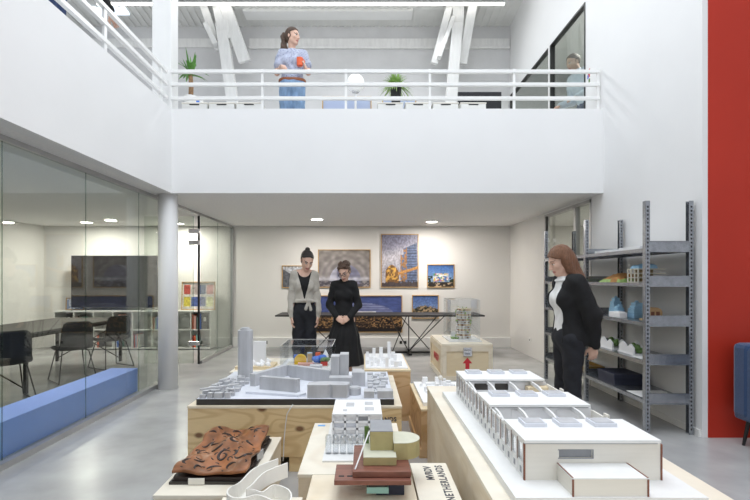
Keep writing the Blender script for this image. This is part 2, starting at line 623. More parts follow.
# glazed door in the right wall of the alcove and the passage behind it
d = MB()
for y0, y1 in ((6.62, 6.66), (7.10, 7.16), (8.27, 8.31)):
    d.box(RX - 0.01, RX + 0.06, y0, y1, 0, 2.465)
d.box(RX - 0.01, RX + 0.06, 6.62, 8.31, 2.42, 2.465)
door2 = struct('door_2', d, 'grey_metal')
MB().box(RX + 0.02, RX + 0.03, 6.66, 7.10, 0.02, 2.42).build('pane', 'partition_glass', door2)
MB().box(RX + 0.02, RX + 0.03, 7.16, 8.27, 0.02, 2.42).build('pane', 'partition_glass', door2)
MB().box(RX - 0.05, RX - 0.02, 8.12, 8.16, 1.95, 2.42).build('closer', 'black_metal', door2)
MB().box(RX - 0.05, RX - 0.01, 8.10, 8.18, 2.00, 2.06).build('hinge', 'chrome', door2)
struct('wall_passage', MB().box(4.9, 5.0, 4.6, BY, 0, SOF).box(RX + 0.055, 4.9, 4.6, 4.7, 0, SOF), 'alcove_wall')
struct('ceiling_passage', MB().box(RX + 0.055, 5.0, 4.6, BY, SOF, UP), 'soffit')

# upper side office behind the big internal window
d = MB()
d.box(RX - 0.012, RX + 0.06, 6.795, 6.815, UP, 5.17).box(RX - 0.012, RX + 0.06, 6.815, 10.28, 5.145, 5.17).box(RX - 0.012, RX + 0.06, 8.03, 8.06, UP, 5.145).box(RX - 0.012, RX + 0.06, 10.26, 10.28, UP, 5.145)
win = struct('window_10', d, 'black_metal')
MB().box(RX - 0.016, RX - 0.013, 8.07, 8.13, UP, 5.17).build('mullion', 'white_paint', win)
MB().box(RX + 0.02, RX + 0.03, 6.82, 8.03, UP, 5.13).build('pane', 'partition_glass', win)
MB().box(RX + 0.02, RX + 0.03, 8.07, 10.26, UP, 5.13).build('pane', 'partition_glass', win)
struct('wall_office', MB().box(5.3, 5.4, 4.56, BY, UP, 6.6).box(RX + 0.055, 5.3, 4.56, 4.66, UP, 6.6), 'grey_room')
struct('wall_office_back', MB().box(RX + 0.055, 5.3, BY - 0.06, BY - 0.005, UP, 5.6), 'grey_room')
struct('ceiling_office', MB().box(RX + 0.055, 5.4, 4.66, BY - 0.06, 5.6, 5.7), 'white_wall')
area_light('office_lamp', (4.2, 8.0, 5.55), 0.6, 75, (1, 0.97, 0.93))
area_light('passage_lamp', (4.0, 7.6, 2.45), 0.6, 45, WARM)

# white timber roof frames standing against the back wall of the upper floor


def frame(pts, label, name='roof_frame'):
    t = thing(name, label, 'timber frame', (0, 0, 0))
    for nm, (x0, y0), (x1, y1), wd, Y0, Y1 in pts:
        a, b = atY(x0, y0, Y0), atY(x1, y1, Y1)
        MB().bar(a, b, wd, 0.16, up=(0, 1, 0)).build(nm, 'white_timber', t, bevel=0.008)
    return t


def base_pt(x, Y):
    s = F / Y
    return (x, CY - (UP - EYE) * s)


frame([('post', (246, base_pt(0, 9.7)[1]), (221.5, 24), 0.21, 9.7, 9.7), ('rafter', (226, 40), (216, -8), 0.22, 9.72, 9.6),
       ('brace', (219, 50), (203.5, 4), 0.14, 9.84, 9.64), ('strut', (245, 62), (224, 2), 0.23, 9.86, 9.6), ('cleat', (216, 45), (206, 24), 0.10, 9.66, 9.66)],
      'white painted timber roof frame behind the yucca plant')
frame([('post', (444, base_pt(0, 9.7)[1]), (457, 24), 0.21, 9.7, 9.7), ('rafter', (457, 40), (458, -8), 0.22, 9.82, 9.6),
       ('brace', (434, 64), (450, 4), 0.13, 9.84, 9.64), ('strut', (462, 64), (473, 2), 0.17, 9.86, 9.6), ('cleat', (439, 58), (453, 18), 0.08, 9.66, 9.66)],
      'white painted timber roof frame above the black screen')

# rooflights and the long lamp under the roof
def zr(Y):
    return 6.60 + 0.1 * (BY - Y)


struct('trim_5', MB().box(-2.36, 0.95, 9.72, 10.05, 6.605, 6.72), 'white_paint')
struct('trim_6', MB().box(-5.35, -4.62, 9.66, 9.86, 6.60, 6.72), 'sky_glow')
t = thing('linear_lamp', 'long glowing strip lamp under the upper roof', 'lamp', (0, 9.45, 6.585))
MB().box(-5.05, 2.66, -0.035, 0.035, 0.022, 0.045).build('housing', 'white_paint', t)
MB().box(-5.04, 2.65, -0.03, 0.03, 0.0, 0.022).build('tube', 'strip_glow', t)
for x in (-3.0, 1.0):
    MB().box(x, x + 0.02, -0.01, 0.01, 0.045, 0.10).build('hanger', 'grey_metal', t)


def downlight(x, y, label, power=37):
    t = thing('ceiling_downlight', label, 'lamp', (x, y, SOF), 0, 'round recessed downlights')
    MB().lathe([(0.105, -0.012), (0.125, -0.010), (0.128, 0.0)], 0, 0, 28).build('ring', 'white_paint', t)
    MB().lathe([(0.100, -0.0125), (0.100, -0.016)], 0, 0, 28).build('diffuser', 'lamp_glow', t)
    l = bpy.data.lights.new('downlight_beam', 'AREA')
    l.shape = 'DISK'
    l.size = 0.18
    l.energy = power
    l.color = WARM
    o = bpy.data.objects.new('downlight_beam', l)
    o.location = (0, 0, -0.03)
    COL.objects.link(o)
    o.parent = t


downlight(-0.85, 9.05, 'round ceiling downlight above the two women')
downlight(1.28, 9.45, 'round ceiling downlight above the tall framed tower picture')
downlight(-5.3, 9.55, 'round ceiling downlight over the black television')
downlight(-3.62, 9.75, 'round ceiling downlight above the framed collage')
downlight(-4.6, 5.1, 'added ceiling downlight out of view over the meeting table', 62)  # extra lamp added out of view to light the meeting room

# railings
def railing_front():
    t = thing('railing', 'white metal railing along the mezzanine front', 'railing', (0, MY + 0.06, PT))
    xs = [-2.45, -1.29, -0.23, 0.835, 1.905, 2.97]
    for x in xs:
        MB().box(x - 0.015, x + 0.015, -0.012, 0.012, -0.005, 0.52).build('post', 'white_paint', t)
    for z in (0.49, 0.325, 0.15):
        MB().box(-2.45, 2.99, -0.022, 0.022, z - 0.021, z + 0.021).build('rail', 'white_paint', t, bevel=0.004)


def railing_left():
    t = thing('railing', 'white metal railing along the left gallery, running towards the hall', 'railing', (-2.48, 0, PT))
    for y in (-0.6, 0.55, 1.7, 2.65, 3.6, 4.78, 6.1):
        MB().box(-0.012, 0.012, y - 0.025, y + 0.025, -0.005, 0.49).build('post', 'white_paint', t)
    for z in (0.46, 0.305, 0.135):
        MB().box(-0.022, 0.022, -3.0, 6.28, z - 0.022, z + 0.022).build('rail', 'white_paint', t, bevel=0.004)


railing_front()
railing_left()

# small things on the walls
t = thing('wall_socket', 'white double wall socket low on the alcove side wall', 'socket', (RX, 9.05, 0.30))
MB().box(-0.012, 0, -0.04, 0.04, -0.04, 0.04).build('plate', 'white_paint', t, bevel=0.004)
MB().lathe([(0.018, -0.0), (0.018, 0.001)], 0, 0, 16).build('outlet', 'dark_slot', t, loc=(-0.0125, 0, 0)).rotation_euler = (0, -PI / 2, 0)
for i, (x, where) in enumerate(((-2.05, 'left of the black table'), (0.80, 'under the black table'))):
    t = thing('floor_socket', 'small dark pair of sockets in the skirting duct ' + where, 'socket', (x, BY - 0.05, 0.10))
    for dx in (-0.045, 0.045):
        MB().box(dx - 0.025, dx + 0.025, -0.006, 0, -0.03, 0.03).build('outlet', 'black_plastic', t)
t = thing('poster', 'small red and blue sticker on the white pier by the railing end', 'poster', (RX, 6.69, 4.12))
MB().box(-0.004, 0, -0.045, 0.045, -0.10, 0.10).build('sheet', 'white_paint', t)
MB().box(-0.006, -0.004, -0.04, 0.02, -0.02, 0.09).build('red_panel', 'red', t)
MB().box(-0.0065, -0.004, 0.0, 0.035, -0.03, 0.02).build('blue_panel', 'blue', t)
MB().box(-0.0065, -0.004, -0.04, 0.0, -0.09, -0.04).build('green_panel', 'green', t)


# ================================================================== FRAMED PICTURES
def lin(c):
    c = np.clip(np.asarray(c, float), 0, 1)
    return np.where(c <= 0.04045, c / 12.92, ((c + 0.055) / 1.055) ** 2.4)


def vnoise(u, v, f, seed=0):
    r = np.random.RandomState(seed)
    g = r.rand(64, 64)
    x, y = u * f, v * f
    i, j = np.floor(x).astype(int), np.floor(y).astype(int)
    a, b = x - i, y - j
    a, b = a * a * (3 - 2 * a), b * b * (3 - 2 * b)
    i0, i1, j0, j1 = i % 64, (i + 1) % 64, j % 64, (j + 1) % 64
    return (g[i0, j0] * (1 - a) + g[i1, j0] * a) * (1 - b) + (g[i0, j1] * (1 - a) + g[i1, j1] * a) * b


def mixc(c, col, m):
    m = np.clip(m, 0, 1)[..., None]
    return c * (1 - m) + np.array(col) * m


def grad(v, lo, hi):
    return np.array(lo) * (1 - v[..., None]) + np.array(hi) * v[..., None]


def p_street(u, v):
    c = grad(v, (.55, .55, .55), (.78, .80, .84))
    c = mixc(c, (.36, .38, .42), (u < .42) & (v < .85 - .5 * u))
    c = mixc(c, (.62, .50, .38), (u > .7) & (v < .45))
    return c * (0.75 + .5 * vnoise(u, v, 16, 1))[..., None]


def p_arch(u, v):
    d = np.sqrt(((u - .52) / .5) ** 2 + ((v - .15) / .75) ** 2)
    c = grad(v, (.50, .47, .50), (.52, .48, .45))
    c = mixc(c, (.72, .68, .64), (.5 + .5 * np.sin(d * 24 + 3 * vnoise(u, v, 6, 31))) * (d > .5) * .4)
    c = mixc(c, (.66, .66, .76), (d < .62))
    c = mixc(c, (.46, .46, .60), (d < .62) & (v < .62 - (u - .6) ** 2 * 3) & (u > .35))
    c = mixc(c, (.80, .80, .86), np.exp(-((v - .22) / .05) ** 2) * (.4 + .6 * vnoise(u, v, 20, 3)))
    c = mixc(c, (.33, .31, .36), (v < .16) & (vnoise(u, v, 30, 4) > .4))
    return c * (0.86 + .25 * vnoise(u, v, 14, 2))[..., None]


def p_tower(u, v):
    c = grad(v, (.72, .70, .74), (.45, .45, .58))
    c = mixc(c, (.85, .82, .84), np.exp(-((v - .5 - .2 * u) / .14) ** 2) * .6)
    n = vnoise(u, v, 26, 5)
    tw = (u > .60 - .08 * (v < .62)) & (u < .98) & (v < .72 + .30 * (u - .55))
    c = mixc(c, (.34, .42, .60), tw)
    c = mixc(c, (.70, .45, .20), tw & ((u < .70) | (v > .84)) & (n > .45))
    c = mixc(c, (.24, .30, .44), tw & (np.sin(v * 120) > .3) & (u > .7))
    lo = (u > .10) & (u < .48) & (v < .42 - ((u - .28) * 1.9) ** 2)
    c = mixc(c, (.56, .34, .12), lo)
    c = mixc(c, (.95, .66, .15), lo & (n > .55))
    c = mixc(c, (.86, .54, .16), (np.abs(v - .26 - .22 * (u - .5)) < .025) & (u > .45))
    c = mixc(c, (.30, .25, .26), v < .07 + .05 * n)
    return c * (.82 + .36 * vnoise(u, v, 40, 35))[..., None]


def p_market(u, v):
    c = grad(v, (.55, .72, .90), (.12, .36, .76))
    n = vnoise(u, v, 14, 6)
    b = (u > .22) & (u < .80) & (v > .25) & (v < .62)
    c = mixc(c, (.88, .88, .84), b)
    for k, col in enumerate([(.85, .25, .45), (.95, .75, .15), (.30, .65, .35), (.25, .45, .80)]):
        c = mixc(c, col, b & (vnoise(u, v, 15, 20 + k) > .66))
    c = mixc(c, (.16, .22, .10), (v < .5) & (u < .18) & (n > .35) | (u > .84) & (v < .42) & (n > .3))
    c = mixc(c, (.20, .17, .14), v < .22)
    c = mixc(c, (.75, .62, .45), (v < .20) & (n > .6))
    return c * (.85 + .3 * vnoise(u, v, 36, 37))[..., None]


def p_dusk(u, v):
    c = grad(v, (.26, .34, .66), (.20, .28, .62))
    d = np.sqrt(((u - .55) / .42) ** 2 + ((v - .45) / .40) ** 2)
    c = mixc(c, (.36, .40, .66), (d < .9) & (v > .42))
    c = mixc(c, (.50, .54, .76), (d < .9) & (np.sin(v * 90) > .5) & (v > .5))
    c = mixc(c, (.92, .90, .88), (np.abs(v - .55) < .025) & (u > .35) & (u < .72))
    c = mixc(c, (.13, .10, .12), v < .46)
    n = vnoise(u, v, 40, 7)
    c = mixc(c, (.80, .55, .25), (v < .44) & (v > .10) & (vnoise(u, v, 60, 33) > .70))
    c = mixc(c, (.36, .24, .16), (v < .42) & (v > .12) & (n > .5) & (vnoise(u, v, 60, 33) < .70))
    return c * (.9 + .2 * vnoise(u, v, 30, 34))[..., None]


def p_town(u, v):
    c = grad(v, (.50, .64, .86), (.20, .36, .72))
    n = vnoise(u, v, 18, 8)
    hill = v < .36 + .14 * np.sin(u * 3.2) + .1 * n
    c = mixc(c, (.40, .33, .22), hill)
    c = mixc(c, (.72, .58, .38), hill & (n > .55))
    c = mixc(c, (.14, .16, .10), hill & (n < .33))
    c = mixc(c, (.50, .50, .52), v < .12)
    return c * (.8 + .4 * vnoise(u, v, 36, 36))[..., None]


def p_drawing(u, v):
    c = grad(v, (.50, .62, .84), (.58, .70, .90))
    n = vnoise(u, v, 12, 9)
    c = mixc(c, (.88, .90, .95), n > .56)
    return mixc(c, (.20, .30, .55), np.abs(n - .5) < .03)


def p_collage(u, v):
    c = np.ones(u.shape + (3,)) * np.array((.80, .79, .76))
    cols = [(.90, .80, .10), (.22, .34, .66), (.42, .46, .66), (.85, .86, .55), (.82, .22, .16), (.66, .60, .56), (.30, .38, .55), (.86, .52, .50)]
    k = 0
    for j in range(2):
        for i in range(4):
            x0, y0 = .04 + i * .24, .10 + j * .45
            c = mixc(c, cols[k], (u > x0) & (u < x0 + .20) & (v > y0) & (v < y0 + .37))
            k += 1
    return c * (.85 + .3 * vnoise(u, v, 22, 10))[..., None]


def p_blueprint(u, v):
    c = grad(v, (.66, .70, .80), (.60, .68, .86))
    n = vnoise(u, v, 16, 11)
    c = mixc(c, (.80, .78, .74), (n > .5) & (v < .5))
    return mixc(c, (.25, .28, .40), (v < .4) & (n < .35))


def picture(label, x0, x1, z0, z1, Y, fn, nx=None, tilt=0.0, group=None, frame='oak_frame', cat='picture'):
    w, h = x1 - x0, z1 - z0
    t = thing('framed_picture', label, cat, ((x0 + x1) / 2, Y, z0), 0, group)
    t.rotation_euler = (tilt, 0, 0)
    b = 0.016
    fr = MB()
    fr.box(-w / 2, w / 2, -0.028, 0, 0, b).box(-w / 2, w / 2, -0.028, 0, h - b, h)
    fr.box(-w / 2, -w / 2 + b, -0.028, 0, b, h - b).box(w / 2 - b, w / 2, -0.028, 0, b, h - b)
    fr.build('frame', frame, t)
    MB().box(-w / 2 + b, w / 2 - b, -0.006, -0.001, b, h - b).build('backing', 'white_laminate', t)
    nx = nx or max(24, int(w * 95))
    ny = max(16, int(nx * h / w))
    us, vs = np.linspace(0, 1, nx), np.linspace(0, 1, ny)
    U, V = np.meshgrid(us, vs)
    asp = h / w
    pr_ = fn(U, V)
    gr_ = pr_.mean(-1, keepdims=True)
    colr = lin(0.62 * pr_ + 0.38 * gr_)
    verts = [(-w / 2 + b + (w - 2 * b) * u, -0.010, b + (h - 2 * b) * v) for v in vs for u in us]
    faces = [(j * nx + i, j * nx + i + 1, (j + 1) * nx + i + 1, (j + 1) * nx + i) for j in range(ny - 1) for i in range(nx - 1)]
    m = MB()
    m.add(verts, faces)
    o = m.build('print', 'print', t)
    at_ = o.data.color_attributes.new('print', 'FLOAT_COLOR', 'POINT')
    rgba = np.ones((nx * ny, 4))
    rgba[:, :3] = colr.reshape(-1, 3)
    at_.data.foreach_set('color', rgba.ravel())
    return t


def wallpic(label, px0, px1, py0, py1, fn):
    Y = BY
    a, c = atY(px0, py1, Y - 0.02), atY(px1, py0, Y - 0.02)
    return picture(label, a[0], c[0], a[2], c[2], Y - 0.001, fn, group='framed pictures on the back wall')


wallpic('small framed grey street picture on the back wall, leftmost of the wall pictures', 282, 303, 265.5, 288, p_street)
wallpic('wide framed picture of a pale vaulted hall between the two women', 318, 370.5, 249.5, 287.6, p_arch)
wallpic('tall framed picture of orange and blue towers, biggest upright picture', 381, 418.5, 234, 287.6, p_tower)
wallpic('small framed picture of a colourful building under blue sky, right of the towers', 427, 454.5, 264.3, 287.6, p_market)
wallpic('wide framed night picture in dark blue with orange lights, hung behind the black table', 310, 402.3, 295.4, 332.5, p_dusk)
wallpic('small framed picture of a hillside town, low beside the acrylic tower case', 412, 438.7, 295, 318.5, p_town)

# ================================================================== UPSTAIRS FURNITURE
cabn = ['leftmost of three, under the yucca', 'middle of the three left of the woman', 'nearest to the woman with the orange mug']
cabm = ['under the grassy pot plant', 'next to the right of the grassy pot plant', 'one before the rightmost', 'rightmost, before the black screen']


def cabinet(x, label):
    t = thing('office_cabinet', label, 'cabinet', (x, 6.78, UP), 0, 'white cabinets behind the mezzanine railing')
    MB().box(-0.172, 0.172, 0.02, 0.45, 0, 0.735).build('body', 'white_laminate', t)
    MB().box(-0.176, 0.176, 0.0, 0.46, 0.736, 0.752).build('top', 'card_cream', t)
    for k in range(3):
        d = MB().box(-0.168, 0.168, 0.0, 0.018, 0.02 + k * 0.24, 0.25 + k * 0.24).build('drawer', 'white_laminate', t)
        MB().box(-0.065, 0.065, -0.006, 0.004, 0.236 + k * 0.24, 0.249 + k * 0.24).build('handle', 'black_plastic', d)


for i in range(3):
    cabinet(-2.30 + i * 0.37, 'white drawer cabinet behind the railing, ' + cabn[i])
for i in range(4):
    cabinet(0.36 + i * 0.375, 'white drawer cabinet behind the railing, ' + cabm[i])

picture('framed blue drawing standing on the upper floor behind the globe lamp', -0.61, 0.11, UP, UP + 1.02, 7.25, p_blueprint, tilt=-0.06, group='framed drawings standing upstairs')
picture('framed blue drawing leaning behind the grassy pot plant', 0.27, 0.78, UP, UP + 1.08, 7.42, p_blueprint, tilt=-0.06, group='framed drawings standing upstairs')

t = thing('globe_lamp', 'white globe floor lamp behind the mezzanine railing', 'lamp', (-0.117, 6.9, UP))
MB().lathe([(0.13, 0), (0.13, 0.02), (0.02, 0.035)], n=28).build('base', 'white_paint', t)
MB().tube([(0, 0, 0.03), (0, 0, 0.95)], 0.017, 10).build('pole', 'white_paint', t)
MB().lathe([(0.05, 0.93), (0.055, 0.96)], n=20).build('collar', 'white_paint', t)
MB().ball((0, 0, 1.06), 0.122, 28).build('globe', 'globe_white', t, smooth=True)


def blade(mb, base, direction, length, width, droop, n=7):
    d = Vector(direction).normalized()
    side = d.cross(Vector((0, 0, 1)))
    side = side.normalized() if side.length > 1e-3 else Vector((1, 0, 0))
    vs, fs = [], []
    for i in range(n):
        s = i / (n - 1)
        p = Vector(base) + d * (length * s) + Vector((0, 0, -droop * s * s * length))
        wd = width * (1 - s) ** 0.6 * (0.55 + 0.9 * min(1, s * 4)) * 0.5 + 0.0008
        vs += [p - side * wd, p + Vector((0, 0, 0.25 * wd)) * -1, p + side * wd]
    for i in range(n - 1):
        a = i * 3
        fs += [(a, a + 1, a + 4, a + 3), (a + 1, a + 2, a + 5, a + 4)]
    mb.add(vs, fs)


t = thing('yucca_plant', 'tall yucca plant with spiky leaves beside the white column', 'plant', (-2.42, 6.98, UP + 0.752))
MB().lathe([(0.075, 0), (0.09, 0.15), (0.082, 0.15), (0.08, 0.13)], n=24).build('pot', 'white_paint', t)
MB().tube([(0, 0, 0.12), (0.01, 0, 0.3), (-0.005, 0, 0.47)], [0.035, 0.032, 0.028], 10).build('trunk', 'bark', t, smooth=True)
lf = MB()
for i in range(34):
    a = i * 2.4
    el = 0.2 + 1.15 * (i % 7) / 6
    blade(lf, (0.01 * math.cos(a), 0.01 * math.sin(a), 0.44 + 0.03 * (i % 3)), (math.cos(a) * math.cos(el), math.sin(a) * math.cos(el), math.sin(el)), 0.21 + 0.09 * rnd.random(), 0.045, 0.55 * (1.2 - el))
lf.build('foliage', 'leaf', t)

t = thing('grassy_pot_plant', 'bushy grass-like plant in a black pot on the white cabinets', 'plant', (0.44, 6.9, UP + 0.752))
MB().lathe([(0.058, 0), (0.078, 0.25), (0.082, 0.265), (0.07, 0.265), (0.068, 0.24)], n=26).build('pot', 'black_plastic', t, smooth=False)
lf = MB()
for i in range(280):
    a = i * 2.399
    el = 0.15 + 1.35 * rnd.random()
    blade(lf, (0.03 * math.cos(a), 0.03 * math.sin(a), 0.25), (math.cos(a) * math.cos(el), math.sin(a) * math.cos(el), math.sin(el)), 0.15 + 0.12 * rnd.random(), 0.011, 1.0 * (1.6 - el) * 0.6)
lf.build('foliage', 'leaf_pale', t)

t = thing('wooden_desk', 'low desk behind the cabinets carrying the black screen', 'desk', (1.75, 7.75, UP + 0.003))
MB().box(-0.5, 0.5, -0.3, 0.3, 0.70, 0.73).build('desktop', 'white_laminate', t)
for sx in (-1, 1):
    for sy in (-1, 1):
        MB().box(sx * 0.46 - 0.02, sx * 0.46 + 0.02, sy * 0.26 - 0.02, sy * 0.26 + 0.02, 0, 0.70).build('leg', 'white_paint', t)
t = thing('computer_screen', 'wide black computer screen behind the railing, near the dark window', 'screen', (1.76, 7.62, UP + 0.73))
MB().box(-0.33, 0.33, -0.02, 0.02, 0.11, 0.47).build('display', 'black_plastic', t, bevel=0.004)
MB().box(-0.32, 0.32, -0.022, -0.0195, 0.125, 0.46).build('panel', 'screen', t)
MB().box(-0.03, 0.03, 0.0, 0.03, 0.01, 0.2).build('neck', 'black_plastic', t)
MB().box(-0.12, 0.12, -0.08, 0.08, 0, 0.012).build('base', 'black_plastic', t)
t = thing('tissue_box', 'small flat white box with a blue label on the cabinet under the yucca', 'box', (-2.28, 6.86, UP + 0.752))
MB().box(-0.07, 0.07, -0.05, 0.05, 0, 0.055).build('carton', 'white_laminate', t)
MB().box(-0.005, 0.04, -0.0515, -0.05, 0.012, 0.045).build('label_patch', 'blue', t)

# ================================================================== MEETING ROOM
bench = MB().box(-3.09, -2.765, 0.6, 6.11, 0.0, 0.32)
tag(bench.build('long_bench', 'blue_bench', bevel=0.004), 'long solid blue bench running along the inside of the glass', 'bench')

t = thing('conference_table', 'long dark grey meeting table behind the glass', 'table', (-4.70, 6.3, 0))
tt = MB()
tt.box(-0.58, 0.57, -2.9, -0.2, 0.715, 0.74).box(-0.58, 0.57, -0.19, 2.3, 0.715, 0.74)
tt.build('tabletop', 'table_grey', t, bevel=0.003)
MB().box(-0.5, 0.5, -2.8, 2.2, 0.66, 0.714).build('apron', 'black_metal', t)
for y in (-2.6, -0.15, 2.24):
    for sx in (-1, 1):
        MB().box(sx * 0.54 - 0.02, sx * 0.54 + 0.02, y - 0.02, y + 0.02, 0, 0.715).build('leg', 'black_metal', t)
    MB().bar((-0.54, y, 0.05), (0.54, y, 0.66), 0.014).build('brace', 'black_metal', t)
    MB().bar((-0.54, y, 0.66), (0.54, y, 0.05), 0.014).build('brace', 'black_metal', t)


def make_chair():
    t = thing('shell_chair', '-', 'chair', (0, 0, 0), 0, 'black shell chairs along the meeting table')
    prof = [(-0.235, 0.455), (-0.21, 0.447), (-0.12, 0.435), (0.0, 0.425), (0.10, 0.432), (0.165, 0.465), (0.20, 0.53), (0.215, 0.62), (0.232, 0.72), (0.245, 0.80), (0.25, 0.83)]
    wid = [0.17, 0.21, 0.225, 0.225, 0.222, 0.215, 0.205, 0.20, 0.195, 0.175, 0.13]
    vs, fs = [], []
    n = 9
    for off in (0, 1):
        for (x, z), w_ in zip(prof, wid):
            for j in range(n):
                s = -1 + 2 * j / (n - 1)
                cup = 0.035 * s * s
                tx = x - (cup if z > 0.5 else 0) + (0.010 * off if z > 0.5 else 0)
                tz = z + (cup * 0.6 if z <= 0.5 else 0) - (0.010 * off if z <= 0.5 else 0)
                vs.append((tx, s * w_, tz))
    k = len(prof)
    N = n * k
    for i in range(k - 1):
        for j in range(n - 1):
            a = i * n + j
            fs.append((a, a + n, a + n + 1, a + 1))
            fs.append((N + a, N + a + 1, N + a + n + 1, N + a + n))
    ring = [j for j in range(n)] + [i * n + n - 1 for i in range(1, k)] + [(k - 1) * n + j for j in range(n - 2, -1, -1)] + [i * n for i in range(k - 2, 0, -1)]
    for i in range(len(ring)):
        a, b = ring[i], ring[(i + 1) % len(ring)]
        fs.append((a, b, N + b, N + a))
    MB().add(vs, fs).build('seat_shell', 'black_plastic', t, smooth=True)
    for sy in (-1, 1):
        MB().tube([(-0.10, sy * 0.15, 0.425), (-0.15, sy * 0.17, 0.40), (-0.24, sy * 0.235, 0.012)], 0.008, 8).build('leg', 'black_metal', t)
        MB().tube([(0.08, sy * 0.15, 0.425), (0.13, sy * 0.17, 0.40), (0.24, sy * 0.235, 0.012)], 0.008, 8).build('leg', 'black_metal', t)
        MB().tube([(-0.24, sy * 0.235, 0.012), (0.24, sy * 0.235, 0.012)], 0.008, 8).build('runner', 'black_metal', t)
        MB().tube([(-0.10, sy * 0.15, 0.425), (0.08, sy * 0.15, 0.425)], 0.008, 8).build('support', 'black_metal', t)
    return t


chair = make_chair()
spots = [((-4.11, 5.75), -0.70, 'black shell chair at the meeting table, nearest of the three behind the glass'),
         ((-4.05, 6.95), -0.75, 'black shell chair at the meeting table, middle of the three'),
         ((-4.02, 7.95), -0.55, 'black shell chair at the far table end, in front of the white cube shelf')]
for i, ((x, y), rz, lab) in enumerate(spots):
    c = chair if i == 0 else copy_tree(chair)
    c.location = (x, y, 0)
    c.rotation_euler = (0, 0, rz)
    c['label'] = lab

# white cube shelf along the back wall, with books
SX0, SN, SW = -6.12, 8, 0.385
t = thing('cube_shelf', 'long low white cube shelf with books along the meeting room wall', 'shelf', (SX0, 10.25, 0))
TW = SN * SW
MB().box(0, TW, -0.38, 0, 0.745, 0.77).build('top_board', 'white_laminate', t)
MB().box(0, TW, -0.38, 0, 0.02, 0.045).build('bottom_board', 'white_laminate', t)
MB().box(0, TW, -0.38, 0, 0.385, 0.405).build('middle_board', 'white_laminate', t)
MB().box(0, TW, -0.012, 0, 0.045, 0.745).build('back_panel', 'white_laminate', t)
for k in range(SN + 1):
    MB().box(k * SW - 0.01 if k else 0, k * SW + 0.01, -0.38, -0.012, 0.045, 0.745).build('divider', 'white_laminate', t)
pal = [('dark grey', 'table_grey'), ('red', 'red'), ('blue', 'blue'), ('white', 'white_laminate'), ('orange', 'orange'), ('teal', 'teal_card'), ('pink', 'pink'), ('tan', 'tan'), ('black', 'black_plastic'), ('pale blue', 'pale_blue')]
slots = {(1, 1): 4, (1, 0): 3, (3, 1): 4, (3, 0): 3, (4, 0): 4, (5, 1): 5, (7, 1): 5, (7, 0): 3, (2, 0): 3}
colname = ['first', 'second', 'third', 'fourth', 'fifth', 'sixth', 'seventh', 'last']
for (k, up), n in slots.items():
    z = 0.405 if up else 0.045
    x = SX0 + k * SW + 0.03
    order = pal[:]
    rnd.shuffle(order)
    for j in range(n):
        wd, hh, dd = rnd.uniform(0.018, 0.04), rnd.uniform(0.22, 0.31), rnd.uniform(0.18, 0.24)
        nm, mt = order[j]
        b = thing('book', '%s book standing in the %s %s cube of the white shelf' % (nm, colname[k], 'upper' if up else 'lower'), 'book', (x, 9.90, z), 0, 'books in the white cube shelf')
        MB().box(0, wd, 0, dd, 0, hh).build('cover', mt, b)
        x += wd + 0.003
for k, lab in ((7, 'black box file in the last upper cube of the white shelf'), (0, 'black box file in the first upper cube of the white shelf')):
    b = thing('box_file', lab, 'box file', (SX0 + k * SW + 0.22, 9.90, 0.405))
    MB().box(0, 0.11, 0, 0.26, 0, 0.31).build('case', 'black_plastic', b)
    MB().box(0.03, 0.08, -0.001, 0, 0.16, 0.24).build('label_patch', 'white_laminate', b)

picture('small framed blue sketch standing on the white shelf beside the television', -6.03, -5.66, 0.77, 1.02, 10.12, p_drawing, tilt=-0.08)
picture('framed collage of colourful prints standing on the white shelf by the column', -3.70, -3.02, 0.77, 1.345, 10.14, p_collage, tilt=-0.07)
a, c = atY(71, 308, 10.0), atY(158, 256, 10.0)
t = thing('television', 'large black television on the white cube shelf in the meeting room', 'television', ((a[0] + c[0]) / 2, 10.02, 0.77))
W2 = (c[0] - a[0]) / 2
MB().box(-W2, W2, -0.02, 0.03, 0.06, 0.06 + 1.04).build('housing', 'black_plastic', t, bevel=0.004)
MB().box(-W2 + 0.012, W2 - 0.012, -0.0215, -0.0195, 0.072, 1.088).build('panel', 'screen', t)
for sx in (-1, 1):
    MB().bar((sx * (W2 - 0.18), 0, 0.065), (sx * (W2 - 0.18) - 0.12, -0.12, 0.005), 0.02, 0.01).bar((sx * (W2 - 0.18), 0, 0.065), (sx * (W2 - 0.18) + 0.12, 0.1, 0.005), 0.02, 0.01).build('foot', 'black_metal', t)

# ================================================================== BLACK TABLE AT THE BACK
t = thing('trestle_table', 'long thin black table on crossed steel rod legs along the back wall', 'table', (0.28, 9.5, 0))
MB().box(-1.90, 1.92, -0.40, 0.40, 0.715, 0.742).build('tabletop', 'black_plastic', t)
for cx in (-1.22, 0.57):
    for (xa, ya, xb, yb) in ((0, 0.0, -0.38, -0.33), (0, 0.0, 0.62, -0.33), (0, 0.0, -0.38, 0.33), (0, 0.0, 0.62, 0.33), (-0.34, -0.28, 0.0, 0.30), (0.42, 0.28, -0.18, -0.33)):
        MB().tube([(cx + xa, ya, 0.03), (cx + xb, yb, 0.715)], 0.009, 8).build('leg', 'black_metal', t)
    MB().tube([(cx, 0, 0.03), (cx, 0, 0.715)], 0.010, 8).build('post', 'black_metal', t)
    MB().box(cx - 0.30, cx + 0.46, -0.03, 0.03, 0.0, 0.03).build('foot', 'black_metal', t)
    MB().box(cx - 0.03, cx + 0.03, -0.33, 0.33, 0.0, 0.03).build('foot', 'black_metal', t)

